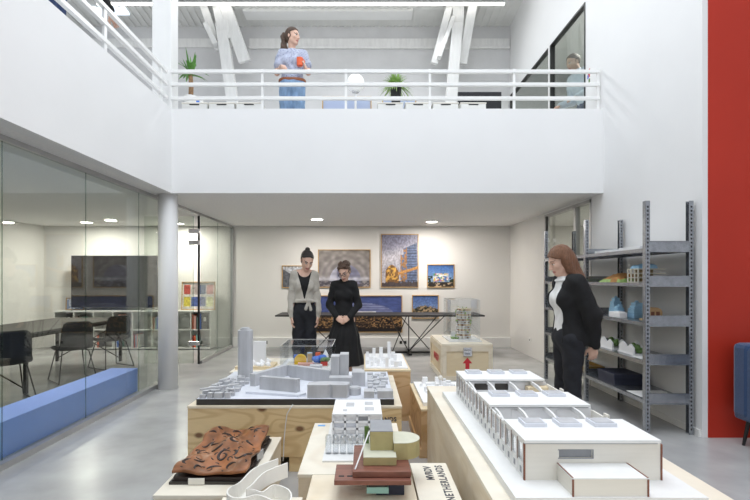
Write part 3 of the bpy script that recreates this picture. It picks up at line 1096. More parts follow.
# ================================================================== STEEL SHELVING UNIT
t = thing('shelving_unit', 'galvanised steel shelving unit with perforated posts along the right wall', 'shelves', (2.55, 0, 0))
DX = 0.435
LEV = [1.69, 1.375, 1.015, 0.665, 0.31]
YS = [4.53, 5.76, 7.04]
TOPS = [2.12, 2.09, 2.08]
for y, tp in zip(YS, TOPS):
    for x in (0.0, DX - 0.04):
        p = MB()
        p.box(x, x + 0.04, y - 0.0025, y + 0.0025, 0, tp)
        p.box(x if x == 0 else x + 0.0375, x + 0.0025 if x == 0 else x + 0.04, y, y + 0.045, 0, tp)
        p.box(x, x + 0.04, y + 0.045, y + 0.048, 0, tp)
        po = p.build('post', 'galvanised', t)
        s_ = MB()
        z = 0.04
        while z < tp - 0.03:
            s_.box(x + 0.013, x + 0.027, y - 0.0032, y - 0.0024, z, z + 0.018)
            z += 0.036
        s_.build('slot_row', 'dark_slot', po)
for i in (0, 1):
    y0, y1 = YS[i] + 0.05, YS[i + 1] - 0.004
    for z in LEV:
        b = MB()
        b.box(0.003, DX - 0.003, y0, y1, z - 0.004, z)
        b.box(0.0, 0.004, y0, y1, z - 0.035, z).box(DX - 0.004, DX, y0, y1, z - 0.035, z)
        b.build('shelf_board', 'galvanised', t)
for y in YS:
    for z in LEV:
        b = MB()
        b.box(0.04, DX - 0.04, y - 0.001, y + 0.006, z - 0.035, z + 0.065)
        b.box(0.04, DX - 0.04, y - 0.010, y + 0.006, z + 0.061, z + 0.065).box(0.04, DX - 0.04, y - 0.010, y + 0.006, z - 0.035, z - 0.031)
        b.build('end_beam', 'galvanised', t)


def shelf_box(name, label, cat, x0, x1, y0, y1, z, h, mat):
    o = MB().box(-(x1 - x0) / 2, (x1 - x0) / 2, -(y1 - y0) / 2, (y1 - y0) / 2, 0, h).build(name, mat, loc=((x0 + x1) / 2, (y0 + y1) / 2, z), bevel=0.003)
    return tag(o, label, cat)


shelf_box('card_model', 'flat white model slab on the top steel shelf, nearer the camera', 'model', 2.62, 2.86, 4.75, 5.15, LEV[0], 0.035, 'model_white')
shelf_box('card_model', 'flat white model slab on the top steel shelf, beside the middle post', 'model', 2.62, 2.86, 5.25, 5.68, LEV[0], 0.03, 'model_white')
# terrain model: shaped relief
t = thing('terrain_model', 'orange and green terrain model on the second steel shelf', 'model', (2.75, 5.32, LEV[1]))
g = MB()
n = 22
vs = []
for j in range(n):
    for i in range(n):
        u, v = i / (n - 1), j / (n - 1)
        h = 0.085 * math.exp(-((u - .5) ** 2 + (v - .45) ** 2) * 7) + 0.02 * math.sin(u * 9 + v * 4) * math.sin(v * 7) + 0.016
        h = max(0.004, round(h / 0.008) * 0.008) if 0 < i < n - 1 and 0 < j < n - 1 else 0.0
        vs.append((-0.15 + 0.3 * u, -0.24 + 0.48 * v, h))
g.add(vs, [(j * n + i, j * n + i + 1, (j + 1) * n + i + 1, (j + 1) * n + i) for j in range(n - 1) for i in range(n - 1)], 0)
for k, f in enumerate(g.f):
    c_ = sum(g.v[q][2] for q in f) / 4
    g.m[k] = 1 if c_ < 0.022 else 0
g.add([(-0.15, -0.24, 0), (0.15, -0.24, 0), (0.15, 0.24, 0), (-0.15, 0.24, 0)], [(3, 2, 1, 0)])
g.build('relief', ['soil', 'leaf_pale'], t)
# open cream building model with a blue rock on top
t = thing('building_model', 'cream open-sided building model with blue blocks on its roof', 'model', (2.74, 4.86, LEV[1]))
for k in range(4):
    MB().box(-0.13, 0.13, -0.10, 0.10, 0.002 + k * 0.042, 0.010 + k * 0.042).build('floor_slab', 'cream', t)
for k in range(4):
    MB().box(-0.13, -0.122, -0.10 + k * 0.062, -0.085 + k * 0.062, 0.01, 0.13).build('pillar', 'cream', t)
MB().box(-0.06, 0.12, 0.085, 0.097, 0.01, 0.128).box(-0.02, -0.01, -0.09, 0.085, 0.01, 0.128).build('partition', 'tan', t)
for x, y, wd, hh in ((-0.07, 0.03, 0.06, 0.035), (-0.01, -0.05, 0.05, 0.028), (0.06, 0.03, 0.07, 0.045), (0.0, 0.06, 0.05, 0.05)):
    MB().lathe([(wd, 0.137), (wd * 0.8, 0.137 + hh * 0.7), (wd * 0.35, 0.137 + hh)], x, y, 7).build('roof_block', 'foam_blue', t)


def foam_tower(x, y, h, w, label):
    t = thing('foam_model', label, 'model', (x, y, LEV[2]), 0, 'pale blue foam models on the steel shelf')
    t.rotation_euler = (0, 0, rnd.uniform(-0.3, 0.3))
    b = MB()
    z = 0.0
    k = 0
    while z < h:
        hh = h * rnd.uniform(0.16, 0.26)
        q = w * (1 - 0.5 * (z / h) ** 1.6)
        b.box(-q / 2 + rnd.uniform(-.006, .006), q / 2 + rnd.uniform(-.006, .006), -q / 2 + rnd.uniform(-.006, .006), q / 2, z, min(h, z + hh))
        z += hh
    b.build('tower', 'foam_blue', t, bevel=0.005)
    MB().lathe([(w * 0.22, h), (w * 0.1, h + 0.02)], 0, 0, 6).build('peak', 'foam_blue', t)


foam_tower(2.73, 5.42, 0.19, 0.10, 'tallest pale blue foam tower model on the third steel shelf')
foam_tower(2.68, 5.26, 0.11, 0.09, 'short pale blue foam model standing before the tall foam tower')
foam_tower(2.77, 5.08, 0.155, 0.13, 'broad pale blue foam model beside the brown wooden block')
t = thing('white_block_model', 'small white block model in front of the blue foam on the third shelf', 'model', (2.62, 5.16, LEV[2]))
MB().box(-0.04, 0.04, -0.11, 0.11, 0, 0.055).build('block', 'model_white', t, bevel=0.004)
MB().box(-0.03, 0.03, -0.08, 0.02, 0.055, 0.063).build('roof', 'model_white', t)
t = thing('wooden_block_model', 'brown arched wooden block model behind the near post', 'model', (2.77, 4.80, LEV[2]))
MB().prism([(-0.09, -0.07), (0.09, -0.07), (0.09, 0.07), (-0.09, 0.07)], 0, 0.015).build('base', 'tan', t)
a_ = MB()
pr = [(-0.065, 0.015), (-0.065, 0.08)] + [(-0.065 * math.cos(k * PI / 8), 0.08 + 0.045 * math.sin(k * PI / 8)) for k in range(1, 8)] + [(0.065, 0.08), (0.065, 0.015)]
nn = len(pr)
a_.add([(x, -0.05, z) for x, z in pr] + [(x, 0.05, z) for x, z in pr], [tuple(range(nn)), tuple(range(2 * nn - 1, nn - 1, -1))] + [(i, i + nn, (i + 1) % nn + nn, (i + 1) % nn) for i in range(nn)])
a_.build('arch', 'pine', t)
for k in range(2):
    MB().box(-0.045 + k * 0.05, -0.01 + k * 0.05, -0.0505, -0.049, 0.03, 0.085).build('window', 'card_edge', t)
for x, y, lab in ((2.72, 5.02, 'white house model with a gable, nearer one on the fourth steel shelf'), (2.70, 5.40, 'white house model with green moss, farther one on the fourth shelf')):
    t = thing('house_model', lab, 'model', (x, y, LEV[3]), 0, 'white house models on the steel shelf')
    MB().box(-0.10, 0.10, -0.15, 0.15, 0, 0.012).build('base', 'model_white', t)
    pr = [(-0.14, 0.012), (0.14, 0.012), (0.14, 0.075), (0.06, 0.12), (-0.02, 0.07), (-0.08, 0.105), (-0.14, 0.07)]
    for xx in (-0.09, 0.04):
        q = MB()
        q.add([(xx, y_, z_) for y_, z_ in pr] + [(xx + 0.015, y_, z_) for y_, z_ in pr], [tuple(range(7))[::-1], tuple(range(7, 14))] + [(i, (i + 1) % 7, (i + 1) % 7 + 7, i + 7) for i in range(7)])
        q.build('gable_wall', 'model_white', t)
    q = MB()
    for k in range(9):
        q.ball((0.0 + rnd.uniform(-.04, .03), rnd.uniform(-.10, .10), 0.05 + rnd.uniform(-.01, .04)), rnd.uniform(0.02, 0.035), 8)
    q.build('planting', 'green', t, smooth=True)
shelf_box('paper_sheet', 'white sheet of paper at the near end of the fourth steel shelf', 'paper', 2.58, 2.93, 4.66, 4.84, LEV[3], 0.004, 'card_white')
shelf_box('paper_sheet', 'white sheet of paper at the near end of the lowest steel shelf', 'paper', 2.58, 2.93, 4.66, 4.92, LEV[4], 0.004, 'card_white')
t = thing('storage_box', 'flat dark navy box with lid on the lowest steel shelf', 'box', (2.74, 5.36, LEV[4]))
MB().box(-0.145, 0.145, -0.18, 0.18, 0, 0.10).build('body', 'navy', t)
MB().box(-0.15, 0.15, -0.185, 0.185, 0.065, 0.112).build('lid', 'navy', t, bevel=0.003)
t = thing('wooden_tray', 'low tan tray on the lowest shelf of the far bay', 'tray', (2.74, 6.2, LEV[4]))
MB().box(-0.14, 0.14, -0.22, 0.22, 0, 0.012).build('base', 'tan', t)
MB().box(-0.14, 0.14, -0.22, -0.205, 0.012, 0.05).box(-0.14, 0.14, 0.205, 0.22, 0.012, 0.05).box(-0.14, -0.125, -0.205, 0.205, 0.012, 0.05).box(0.125, 0.14, -0.205, 0.205, 0.012, 0.05).build('rim', 'brass', t)

# ================================================================== BLUE ARMCHAIR AT THE RIGHT EDGE
t = thing('armchair', 'dark blue upholstered armchair before the red wall', 'armchair', (3.58, 3.94, 0))
MB().box(-0.40, 0.40, -0.24, 0.28, 0.26, 0.46).build('seat', 'blue_fabric', t, bevel=0.03)
MB().box(-0.42, 0.42, 0.18, 0.36, 0.24, 0.87).build('backrest', 'blue_fabric', t, bevel=0.04)
for sx in (-1, 1):
    MB().box(sx * 0.36 - 0.05, sx * 0.36 + 0.05, -0.26, 0.36, 0.22, 0.845).build('armrest', 'blue_fabric', t, bevel=0.03)
    for y in (-0.2, 0.28):
        MB().tube([(sx * 0.33, y, 0.23), (sx * 0.36, y * 1.08, 0.0)], [0.018, 0.012], 10).build('leg', 'black_metal', t)


# ================================================================== CRATES
def crate(name, label, x0, x1, y0, y1, z1, mat='plywood', top=None, foot=0.0, feet=(), battens=True, cat='crate', th=0.018, top_over=0.004, feet_mat=None):
    """a plywood packing crate: panels, lid, side battens and feet"""
    w, d = x1 - x0, y1 - y0
    t = thing(name, label, cat, ((x0 + x1) / 2, y0, 0), 0, 'wooden crates carrying the models')
    hx = w / 2
    MB().box(-hx, hx, 0, th, foot, z1 - th).build('front_panel', mat, t)
    MB().box(-hx, hx, d - th, d, foot, z1 - th).build('back_panel', mat, t)
    for sx in (-1, 1):
        a, b = sorted((sx * hx, sx * (hx - th)))
        MB().box(a, b, th, d - th, foot, z1 - th).build('side_panel', mat, t)
    MB().box(-hx + th, hx - th, th, d - th, foot, foot + 0.012).build('bottom_panel', mat, t)
    MB().box(-hx - top_over, hx + top_over, -top_over, d + top_over, z1 - th, z1).build('lid', top or mat, t, bevel=0.002)
    if battens:
        for sx in (-1, 1):
            a, b = sorted((sx * hx, sx * (hx + 0.016)))
            MB().box(a, b, 0.0, d, foot, foot + 0.07).build('batten', feet_mat or mat, t)
    for fx, fw in feet:
        MB().box(fx - t.location.x - fw / 2, fx - t.location.x + fw / 2, 0.006, d - 0.006, 0, foot).build('foot', feet_mat or mat, t)
    return t


# ---- crate under the grey city model
cA = crate('display_crate', 'wide knotty plywood crate carrying the grey city model', -1.29, 0.275, 3.66, 4.82, 0.483, 'plywood', 'birch', foot=0.11, feet=((-1.23, 0.1), (-0.498, 0.10), (0.21, 0.1)), battens=False)
lettering('NETHERLANDS', 0.042, 'ink', cA, (0.745, -0.0015, 0.372), (PI / 2, 0, 0), align='RIGHT', spacing=1.1)
cb = MB().tube([atY(293, 404.5, 3.645), atY(290, 409, 3.645), atY(287, 414, 3.648), atY(285.5, 425, 3.65), atY(284, 440, 3.65), atY(283.5, 455, 3.65), atY(283, 461, 3.645)], 0.004, 6)
tag(cb.build('cable', 'white_paint', smooth=True), 'thin white cable hanging down the front of the knotty plywood crate', 'cable')

t = thing('city_model', 'grey city model with a tall round-cornered tower on a dark base', 'model', (0, 0, 0.483))
Z = 0.530
B0 = 0.483
MB().box(-1.235, 0.222, 3.68, 4.76, 0.002, 0.045).build('base', 'model_base_dark', t, bevel=0.002)
MB().box(-1.233, 0.220, 3.682, 4.758, 0.045, Z - B0).build('ground_plate', 'model_grey_light', t)


def gz(z):
    return z - B0


def octo(cx, cy, r, k=0.35, rot=0.0):
    return [(cx + r * math.cos(a + rot), cy + r * math.sin(a + rot)) for a in [PI / 8 + i * PI / 4 for i in range(8)]]


g0 = gz(Z)
MB().prism([(-1.06 + 0.062 * math.copysign(abs(math.cos(a)) ** 0.5, math.cos(a)), 4.47 + 0.062 * math.copysign(abs(math.sin(a)) ** 0.5, math.sin(a))) for a in [i * PI / 12 for i in range(24)]], g0, gz(0.955)).build('tower', 'model_grey', t)
MB().lathe([(0.048, gz(0.955)), (0.048, gz(0.968)), (0.036, gz(0.969)), (0.036, gz(0.978))], -1.06, 4.47, 24).build('tower_cap', 'model_grey', t)


def wall_block(a, b, th, h, name='courtyard_wing'):
    a, b = Vector(a), Vector(b)
    dr = (b - a).normalized()
    n = Vector((-dr.y, dr.x))
    pts = [a, b, b + n * th, a + n * th]
    MB().prism([(p.x, p.y) for p in pts], g0, g0 + h).build(name, 'model_grey', t)


P1, P2, P3, P4 = (-0.875, 4.02), (-0.68, 4.46), (-0.285, 4.20), (-0.51, 3.80)
MB().prism([(-0.91, 3.84), (-0.49, 3.73), (-0.44, 3.80), (-0.69, 4.50), (-0.93, 4.06)], g0, g0 + 0.018).build('terrace', 'model_grey_light', t)
wall_block(P1, P2, 0.05, 0.115)
wall_block(P2, P3, 0.055, 0.112)
wall_block((-0.82, 3.92), P4, 0.05, 0.118)
MB().prism([(-0.42, 3.70), (-0.27, 3.70), (-0.25, 3.72), (-0.23, 3.70), (-0.13, 3.70), (-0.11, 3.74), (-0.11, 3.82), (-0.30, 3.84), (-0.42, 3.81)], g0, g0 + 0.098).build('front_block', 'model_grey', t)
MB().box(-0.270, -0.200, 4.06, 4.20, g0, g0 + 0.252).build('slab_tower', 'model_grey', t)
MB().box(-0.198, -0.128, 4.10, 4.24, g0, g0 + 0.262).build('slab_tower', 'model_grey', t)
MB().prism([(-0.275, 3.93), (-0.10, 3.93), (-0.09, 4.03), (-0.275, 4.03)], g0, g0 + 0.105).build('middle_block', 'model_grey', t)
MB().prism([(-0.10, 4.1), (0.01, 4.1), (0.0, 4.24), (-0.09, 4.24)], g0, g0 + 0.115).build('back_block', 'model_grey', t)
MB().box(-0.10, -0.02, 4.32, 4.42, g0, g0 + 0.09).build('back_block', 'model_grey', t)
MB().lathe([(0.052, g0), (0.052, g0 + 0.05), (0.044, g0 + 0.052), (0.044, g0 + 0.058)], -0.075, 3.83, 28).build('round_building', 'model_grey', t)
MB().box(-0.50, -0.39, 4.58, 4.68, g0, g0 + 0.085).build('back_block', 'model_grey', t)
MB().prism([(0.0, 3.70), (0.075, 3.70), (0.075, 3.80), (0.0, 3.80)], g0, g0 + 0.05).build('corner_block', 'model_grey', t)
MB().prism([(0.10, 3.69), (0.215, 3.69), (0.215, 3.74), (0.20, 3.79), (0.10, 3.78)], g0, g0 + 0.055).build('corner_block', 'model_grey', t)
# town quarters of small gabled and flat houses
rs = random.Random(3)
for y in (3.69, 3.76, 3.83, 3.90, 3.97, 4.04, 4.11, 4.18, 4.25, 4.32):
    x = -1.215
    while x < -0.955:
        wd, dp, hh = rs.uniform(0.035, 0.065), rs.uniform(0.040, 0.060), rs.uniform(0.015, 0.045)
        if x + wd < -0.95 and not (abs(y - 3.97) < 0.01 and x > -1.1):
            m_ = MB()
            if rs.random() < 0.5:
                m_.box(x, x + wd, y, y + dp, g0, g0 + hh)
            else:
                m_.box(x, x + wd, y, y + dp * 0.4, g0, g0 + hh).box(x, x + wd * 0.4, y + dp * 0.4, y + dp, g0, g0 + hh)
            m_.build('small_house', 'model_grey', t)
        x += wd + rs.uniform(0.008, 0.02)
MB().bar((-1.22, 3.715, g0 + 0.062), (-0.96, 3.83, g0 + 0.075), 0.025, 0.012).build('sloping_roof', 'model_grey', t)
for y in (3.82, 3.88, 3.94, 4.00, 4.06, 4.12, 4.18, 4.24, 4.30, 4.36, 4.42, 4.48, 4.54):
    x = 0.03
    while x < 0.20:
        wd, dp, hh = rs.uniform(0.03, 0.055), rs.uniform(0.035, 0.050), rs.uniform(0.012, 0.04)
        if x + wd < 0.22:
            m_ = MB()
            m_.box(x, x + wd, y, y + dp, g0, g0 + hh * 0.75)
            m_.add([(x, y, g0 + hh * .75), (x + wd, y, g0 + hh * .75), (x + wd, y + dp, g0 + hh * .75), (x, y + dp, g0 + hh * .75), (x, y + dp / 2, g0 + hh), (x + wd, y + dp / 2, g0 + hh)], [(0, 1, 5, 4), (2, 3, 4, 5), (1, 2, 5), (3, 0, 4)])
            m_.build('small_house', 'model_grey', t)
        x += wd + rs.uniform(0.008, 0.016)

# ---- low crate behind it: white model on a tan base, acrylic case of coloured shapes
crate('display_crate', 'plywood crate behind the grey city model, under the acrylic case', -1.33, -0.27, 4.95, 5.80, 0.49, 'birch', 'pale_ply', battens=False)
t = thing('plaster_model', 'white model with an upright slab on a tan base, behind the grey tower', 'model', (-1.12, 5.22, 0.49))
MB().box(-0.19, 0.19, -0.15, 0.16, 0, 0.03).build('base', 'crate_cream', t)
MB().box(-0.115, 0.09, 0.02, 0.06, 0.03, 0.265).build('slab', 'model_white', t)
q = MB()
for k in range(26):
    q.ball((rs.uniform(-0.16, 0.165), rs.uniform(-0.12, -0.0) if k < 16 else rs.uniform(0.07, 0.13), 0.035), (rs.uniform(.02, .035), rs.uniform(.02, .035), rs.uniform(.02, .055)), 8)
q.build('landscape', 'model_white', t, smooth=True)

t = thing('acrylic_case', 'low clear acrylic case over small coloured building shapes', 'display case', (-0.585, 5.06, 0.49))
hx, dp, hh, th = 0.265, 0.56, 0.235, 0.005
MB().box(-hx - .01, hx + .01, -0.01, dp + .01, 0, 0.022).build('base', 'model_white', t)
MB().box(-hx, hx, 0, th, 0.022, hh).build('front_pane', 'acrylic', t)
MB().box(-hx, hx, dp - th, dp, 0.022, hh).build('back_pane', 'acrylic', t)
MB().box(-hx, -hx + th, th, dp - th, 0.022, hh).build('side_pane', 'acrylic', t)
MB().box(hx - th, hx, th, dp - th, 0.022, hh).build('side_pane', 'acrylic', t)
MB().box(-hx, hx, 0, dp, hh, hh + th).build('top_pane', 'acrylic', t)
for ex, ey0, ey1 in ((-hx, 0, dp), (hx - 0.004, 0, dp)):
    MB().box(ex, ex + 0.004, ey0, ey1, hh + th, hh + th + 0.003).build('edge_highlight', 'card_white', t)  # white bars paint the bright gleam along the acrylic edges
for ey in (0, dp - 0.004):
    MB().box(-hx, hx, ey, ey + 0.004, hh + th, hh + th + 0.003).build('edge_highlight', 'card_white', t)
b0 = 0.023
t2 = thing('shapes_model', 'colourful little model of yellow, blue and red shapes inside the acrylic case', 'model', (-0.585, 5.06, 0.49 + b0))
MB().box(-0.22, 0.22, 0.04, 0.50, 0, 0.008).build('base', 'card_cream', t2)
b0 = 0.008
ar = MB()
pr = [(-0.06, b0), (-0.06, 0.07)] + [(-0.06 * math.cos(k * PI / 10), 0.07 + 0.06 * math.sin(k * PI / 10)) for k in range(1, 10)] + [(0.06, 0.07), (0.06, b0)]
nn = len(pr)
ar.add([(x - 0.08, 0.14, z) for x, z in pr] + [(x - 0.08, 0.21, z) for x, z in pr], [tuple(range(nn)), tuple(range(2 * nn - 1, nn - 1, -1))] + [(i, i + nn, (i + 1) % nn + nn, (i + 1) % nn) for i in range(nn)])
ar.build('yellow_arch', 'yellow', t2)
MB().prism([(-0.09, 0.05), (0.06, 0.05), (0.07, 0.11), (-0.10, 0.12)], b0, b0 + 0.035).build('pink_block', 'pink', t2, bevel=0.006)
MB().box(-0.005, 0.04, 0.15, 0.20, b0, b0 + 0.13).build('tan_tower', 'tan', t2)
q = MB()
for k in range(9):
    q.ball((0.115 + rs.uniform(-0.05, 0.06), 0.17 + rs.uniform(-.04, .04), b0 + 0.05 + rs.uniform(-.01, .035)), rs.uniform(0.03, 0.042), 10)
q.build('blue_cloud', 'blue', t2, smooth=True)
MB().lathe([(0.035, b0), (0.03, b0 + 0.10), (0.004, b0 + 0.165)], 0.175, 0.28, 16).build('white_cone', 'model_white', t2)
q = MB()
for k in range(8):
    q.ball((0.185 + rs.uniform(-.04, .03), 0.14 + rs.uniform(-.03, .03), b0 + 0.055 + rs.uniform(0, .03)), 0.026, 8)
q.build('green_garden', 'green', t2, smooth=True)
MB().box(0.14, 0.21, 0.06, 0.10, b0, b0 + 0.045).build('red_block', 'red', t2)
t2.scale = (1, 1, 0.82)
MB().box(-0.16, -0.12, 0.24, 0.30, b0, b0 + 0.10).build('blue_block', 'blue', t2)
MB().lathe([(0.028, b0), (0.028, b0 + 0.12)], 0.0, 0.33, 16).build('pale_blue_drum', 'pale_blue', t2)
MB().box(0.06, 0.11, 0.34, 0.40, b0, b0 + 0.11).build('orange_block', 'orange', t2)

# ---- crate with the white city blocks, behind right
crate('display_crate', 'brown chipboard-fronted crate carrying the white city blocks', 0.005, 0.462, 4.97, 6.02, 0.506, 'pine', 'crate_cream', battens=False)
t = thing('city_blocks_model', 'white city blocks model on the crate beside the woman in the black dress', 'model', (0.23, 5.0, 0.506))
MB().box(-0.215, 0.215, 0.03, 0.98, 0, 0.012).build('base', 'model_white', t)
for (px, py, h) in ((371, 361, .05), (376, 363, .06), (381, 358, .12), (389, 359, .19), (374, 356, .09), (395, 362, .08), (385, 364, .06), (392, 365, .05), (367, 357, .06), (378, 366, .07), (387, 367, .10), (396, 367, .06), (372, 366, .05), (366, 364, .04), (400, 366, .05), (383, 361, .05), (393, 358, .07)):
    x, y = at(px, py, 0.518)
    x, y = min(max(x, 0.04), 0.42), min(max(y, 5.06), 5.94)
    w_ = rs.uniform(0.03, 0.05)
    MB().box(x - 0.23 - w_ / 2, x - 0.23 + w_ / 2, y - 5.0 - w_ / 2, y - 5.0 + w_ / 2, 0.012, 0.012 + h).build('block', 'model_white', t)

# ---- crate with the red arrow
cr = crate('packing_crate', 'pale wooden packing crate with a red arrow and a metal latch', 1.085, 1.785, 6.94, 8.08, 0.503, 'crate_cream', 'pale_ply', battens=True, feet_mat='pale_ply')
fr = MB()
fr.box(-0.35, 0.35, -0.014, 0, 0.40, 0.485).box(-0.35, -0.29, -0.014, 0, 0.0, 0.40).box(0.29, 0.35, -0.014, 0, 0.0, 0.40).box(-0.29, 0.29, -0.014, 0, 0.0, 0.06)
fr.build('front_frame', 'birch', cr, bevel=0.003)
fr = MB()
fr.box(-0.366, -0.35, 0, 1.14, 0.40, 0.485).box(-0.366, -0.35, 0.0, 0.07, 0.07, 0.40).box(-0.366, -0.35, 1.07, 1.14, 0.07, 0.40)
fr.build('side_frame', 'birch', cr, bevel=0.003)
la = MB().box(-0.062, 0.062, -0.022, -0.014, 0.335, 0.455).build('latch', 'chrome', cr, bevel=0.004)
MB().box(-0.035, 0.035, -0.032, -0.022, 0.36, 0.385).box(-0.04, 0.04, -0.030, -0.022, 0.415, 0.43).build('clasp', 'galvanised', la)
MB().add([(x, -0.0025, z) for x, z in ((-0.028, 0.08), (0.028, 0.08), (0.028, 0.235), (0.068, 0.235), (0, 0.315), (-0.068, 0.235), (-0.028, 0.235))], [tuple(range(7))]).build('red_arrow', 'arrow_red', cr)
lettering('MVRDV', 0.145, 'arrow_red', cr, (-0.3525, 0.80, 0.20), (PI / 2, 0, -PI / 2), align='LEFT')
# acrylic case with the planted tower
t = thing('acrylic_case', 'tall clear acrylic case standing on the red-arrow crate', 'display case', (1.455, 7.18, 0.503))
hx, dp, hh, th = 0.215, 0.62, 0.60, 0.006
MB().box(-hx - .02, hx + .02, -0.02, dp + .02, 0, 0.02).build('base', 'model_white', t)
MB().box(-hx, hx, 0, th, 0.02, hh).build('front_pane', 'acrylic', t)
MB().box(-hx, hx, dp - th, dp, 0.02, hh).build('back_pane', 'acrylic', t)
MB().box(-hx, -hx + th, th, dp - th, 0.02, hh).build('side_pane', 'acrylic', t)
MB().box(hx - th, hx, th, dp - th, 0.02, hh).build('side_pane', 'acrylic', t)
MB().box(-hx, hx, 0, dp, hh, hh + th).build('top_pane', 'acrylic', t)
for ex, ey0, ey1 in ((-hx, 0, dp), (hx - 0.004, 0, dp)):
    MB().box(ex, ex + 0.004, ey0, ey1, hh + th, hh + th + 0.003).build('edge_highlight', 'card_white', t)  # edge gleam of the clear panes painted as white bars
for ey in (0, dp - 0.004):
    MB().box(-hx, hx, ey, ey + 0.004, hh + th, hh + th + 0.003).build('edge_highlight', 'card_white', t)
t = thing('tower_model', 'beige stepped tower model with green balconies inside the tall acrylic case', 'model', (1.475, 7.42, 0.524))
for k in range(12):
    z = k * 0.037
    q = MB()
    q.lathe([(0.108, z), (0.108, z + 0.006)], 0, 0, 14)
    q.build('floor_slab', 'model_white', t)
    q = MB()
    q.lathe([(0.078, z + 0.006), (0.078, z + 0.037)], 0, 0, 12)
    for a in range(11):
        an = a * 2 * PI / 11 + k * 1.7
        r = 0.092
        if rs.random() < 0.62:
            q.box(r * math.cos(an) - 0.016, r * math.cos(an) + 0.016, r * math.sin(an) - 0.016, r * math.sin(an) + 0.016, z + 0.006, z + 0.037)
    q.build('storey', 'crate_cream' if k % 2 else 'card_cream', t)
    q = MB()
    for a in range(7):
        an = a * 2 * PI / 7 + k * 2.3
        q.box(0.0785 * math.cos(an) - 0.011, 0.0785 * math.cos(an) + 0.011, 0.0785 * math.sin(an) - 0.011, 0.0785 * math.sin(an) + 0.011, z + 0.010, z + 0.028)
    q.build('opening', 'leather_brown' if k % 2 else 'bark', t)
q = MB()
for k in range(46):
    an, z = rs.uniform(0, 2 * PI), rs.uniform(0, 0.47)
    r = 0.11 if z < 0.42 else rs.uniform(0, 0.1)
    if an > PI * 0.9 and an < PI * 2.0 and rs.random() < 0.35 and z < 0.42:
        continue
    q.ball((r * math.cos(an), r * math.sin(an), z + 0.012), rs.uniform(0.008, 0.017), 7)
q.build('greenery', 'leaf_pale', t)
q = MB()
for k in range(14):
    q.ball((-0.13 + rs.uniform(-.05, .04), rs.uniform(-.08, .1), 0.012), rs.uniform(0.01, 0.022), 7)
q.build('garden', 'leaf_pale', t)
MB().box(-0.165, -0.105, 0.05, 0.12, 0.0, 0.09).build('side_block', 'model_white', t)

# ---- narrow brown crate between, with white blocks
cB = crate('packing_crate', 'brown wooden crate with a side batten, just behind the long pale plinth', 0.452, 0.97, 3.94, 4.90, 0.387, 'pine', 'crate_cream', battens=True)
t = thing('site_model', 'white site model with tiny blocks behind the long school model', 'model', (0.70, 4.0, 0.387))
MB().box(-0.222, 0.24, 0.03, 0.84, 0, 0.03).build('base', 'model_white', t)
for k in range(34):
    x, y, w_, h = rs.uniform(-0.20, 0.10), rs.uniform(0.10, 0.78), rs.uniform(0.02, 0.045), rs.uniform(0.02, 0.06)
    MB().box(x, x + w_, y, y + w_, 0.03, 0.03 + h).build('block', 'model_white', t)
MB().tube([(-0.02, 0.45, 0.03), (-0.02, 0.45, 0.13)], 0.012, 10).build('mast', 'model_white', t)
MB().ball((-0.02, 0.45, 0.145), 0.022, 10).build('mast_ball', 'card_cream', t, smooth=True)

# ---- long pale plinth with the white school model
crate('display_plinth', 'long pale plywood plinth in the right foreground under the white school model', 0.487, 1.385, 1.2, 3.85, 0.588, 'birch', 'pale_ply', battens=False)
T = 0.588
t = thing('school_model', 'long white model of a building with three flat roofs and skylights', 'model', (0.905, 0, T))
ox = 0.905


def X(x):
    return x - ox


MB().box(X(0.552), X(1.255), 1.82, 3.52, 0, 0.032).build('base', 'card_white', t)
b0 = 0.032
xl, xr = 0.635, 1.175
roofs = [(1.965, 2.262, 1.168), (2.515, 2.80, 1.140), (3.145, 3.44, 1.137)]
H = 0.150
# left long facade: plinth wall, small windows, mullions, top rail
q = MB()
q.box(X(xl), X(xl) + 0.008, 1.985, 3.43, b0, b0 + 0.060).box(X(xl), X(xl) + 0.008, 1.985, 3.43, b0 + H - 0.016, b0 + H - 0.002)
q.build('side_wall', 'card_white', t)
y = 1.985
k = 0
while y < 3.42:
    MB().box(X(xl) - 0.003, X(xl) + 0.009, y, y + 0.014, b0 + 0.0, b0 + H - 0.002).build('mullion', 'card_white', t)
    MB().box(X(xl) - 0.002, X(xl) + 0.0, y - 0.0018, y, b0 + 0.055, b0 + H - 0.004).build('mullion_edge', 'card_edge', t)
    if y + 0.05 < 3.40:
        MB().box(X(xl) - 0.0015, X(xl) + 0.001, y + 0.030, y + 0.050, b0 + 0.016, b0 + 0.040).build('low_window', 'olive_grey', t)
    y += 0.084
    k += 1
MB().box(X(xl) + 0.004, X(xl) + 0.006, 1.99, 3.42, b0 + 0.06, b0 + H - 0.016).build('side_glazing', 'acrylic', t)
# right long wall
MB().box(X(xr) - 0.008, X(xr), 1.985, 3.43, b0, b0 + H - 0.03).build('side_wall', 'card_cream', t)
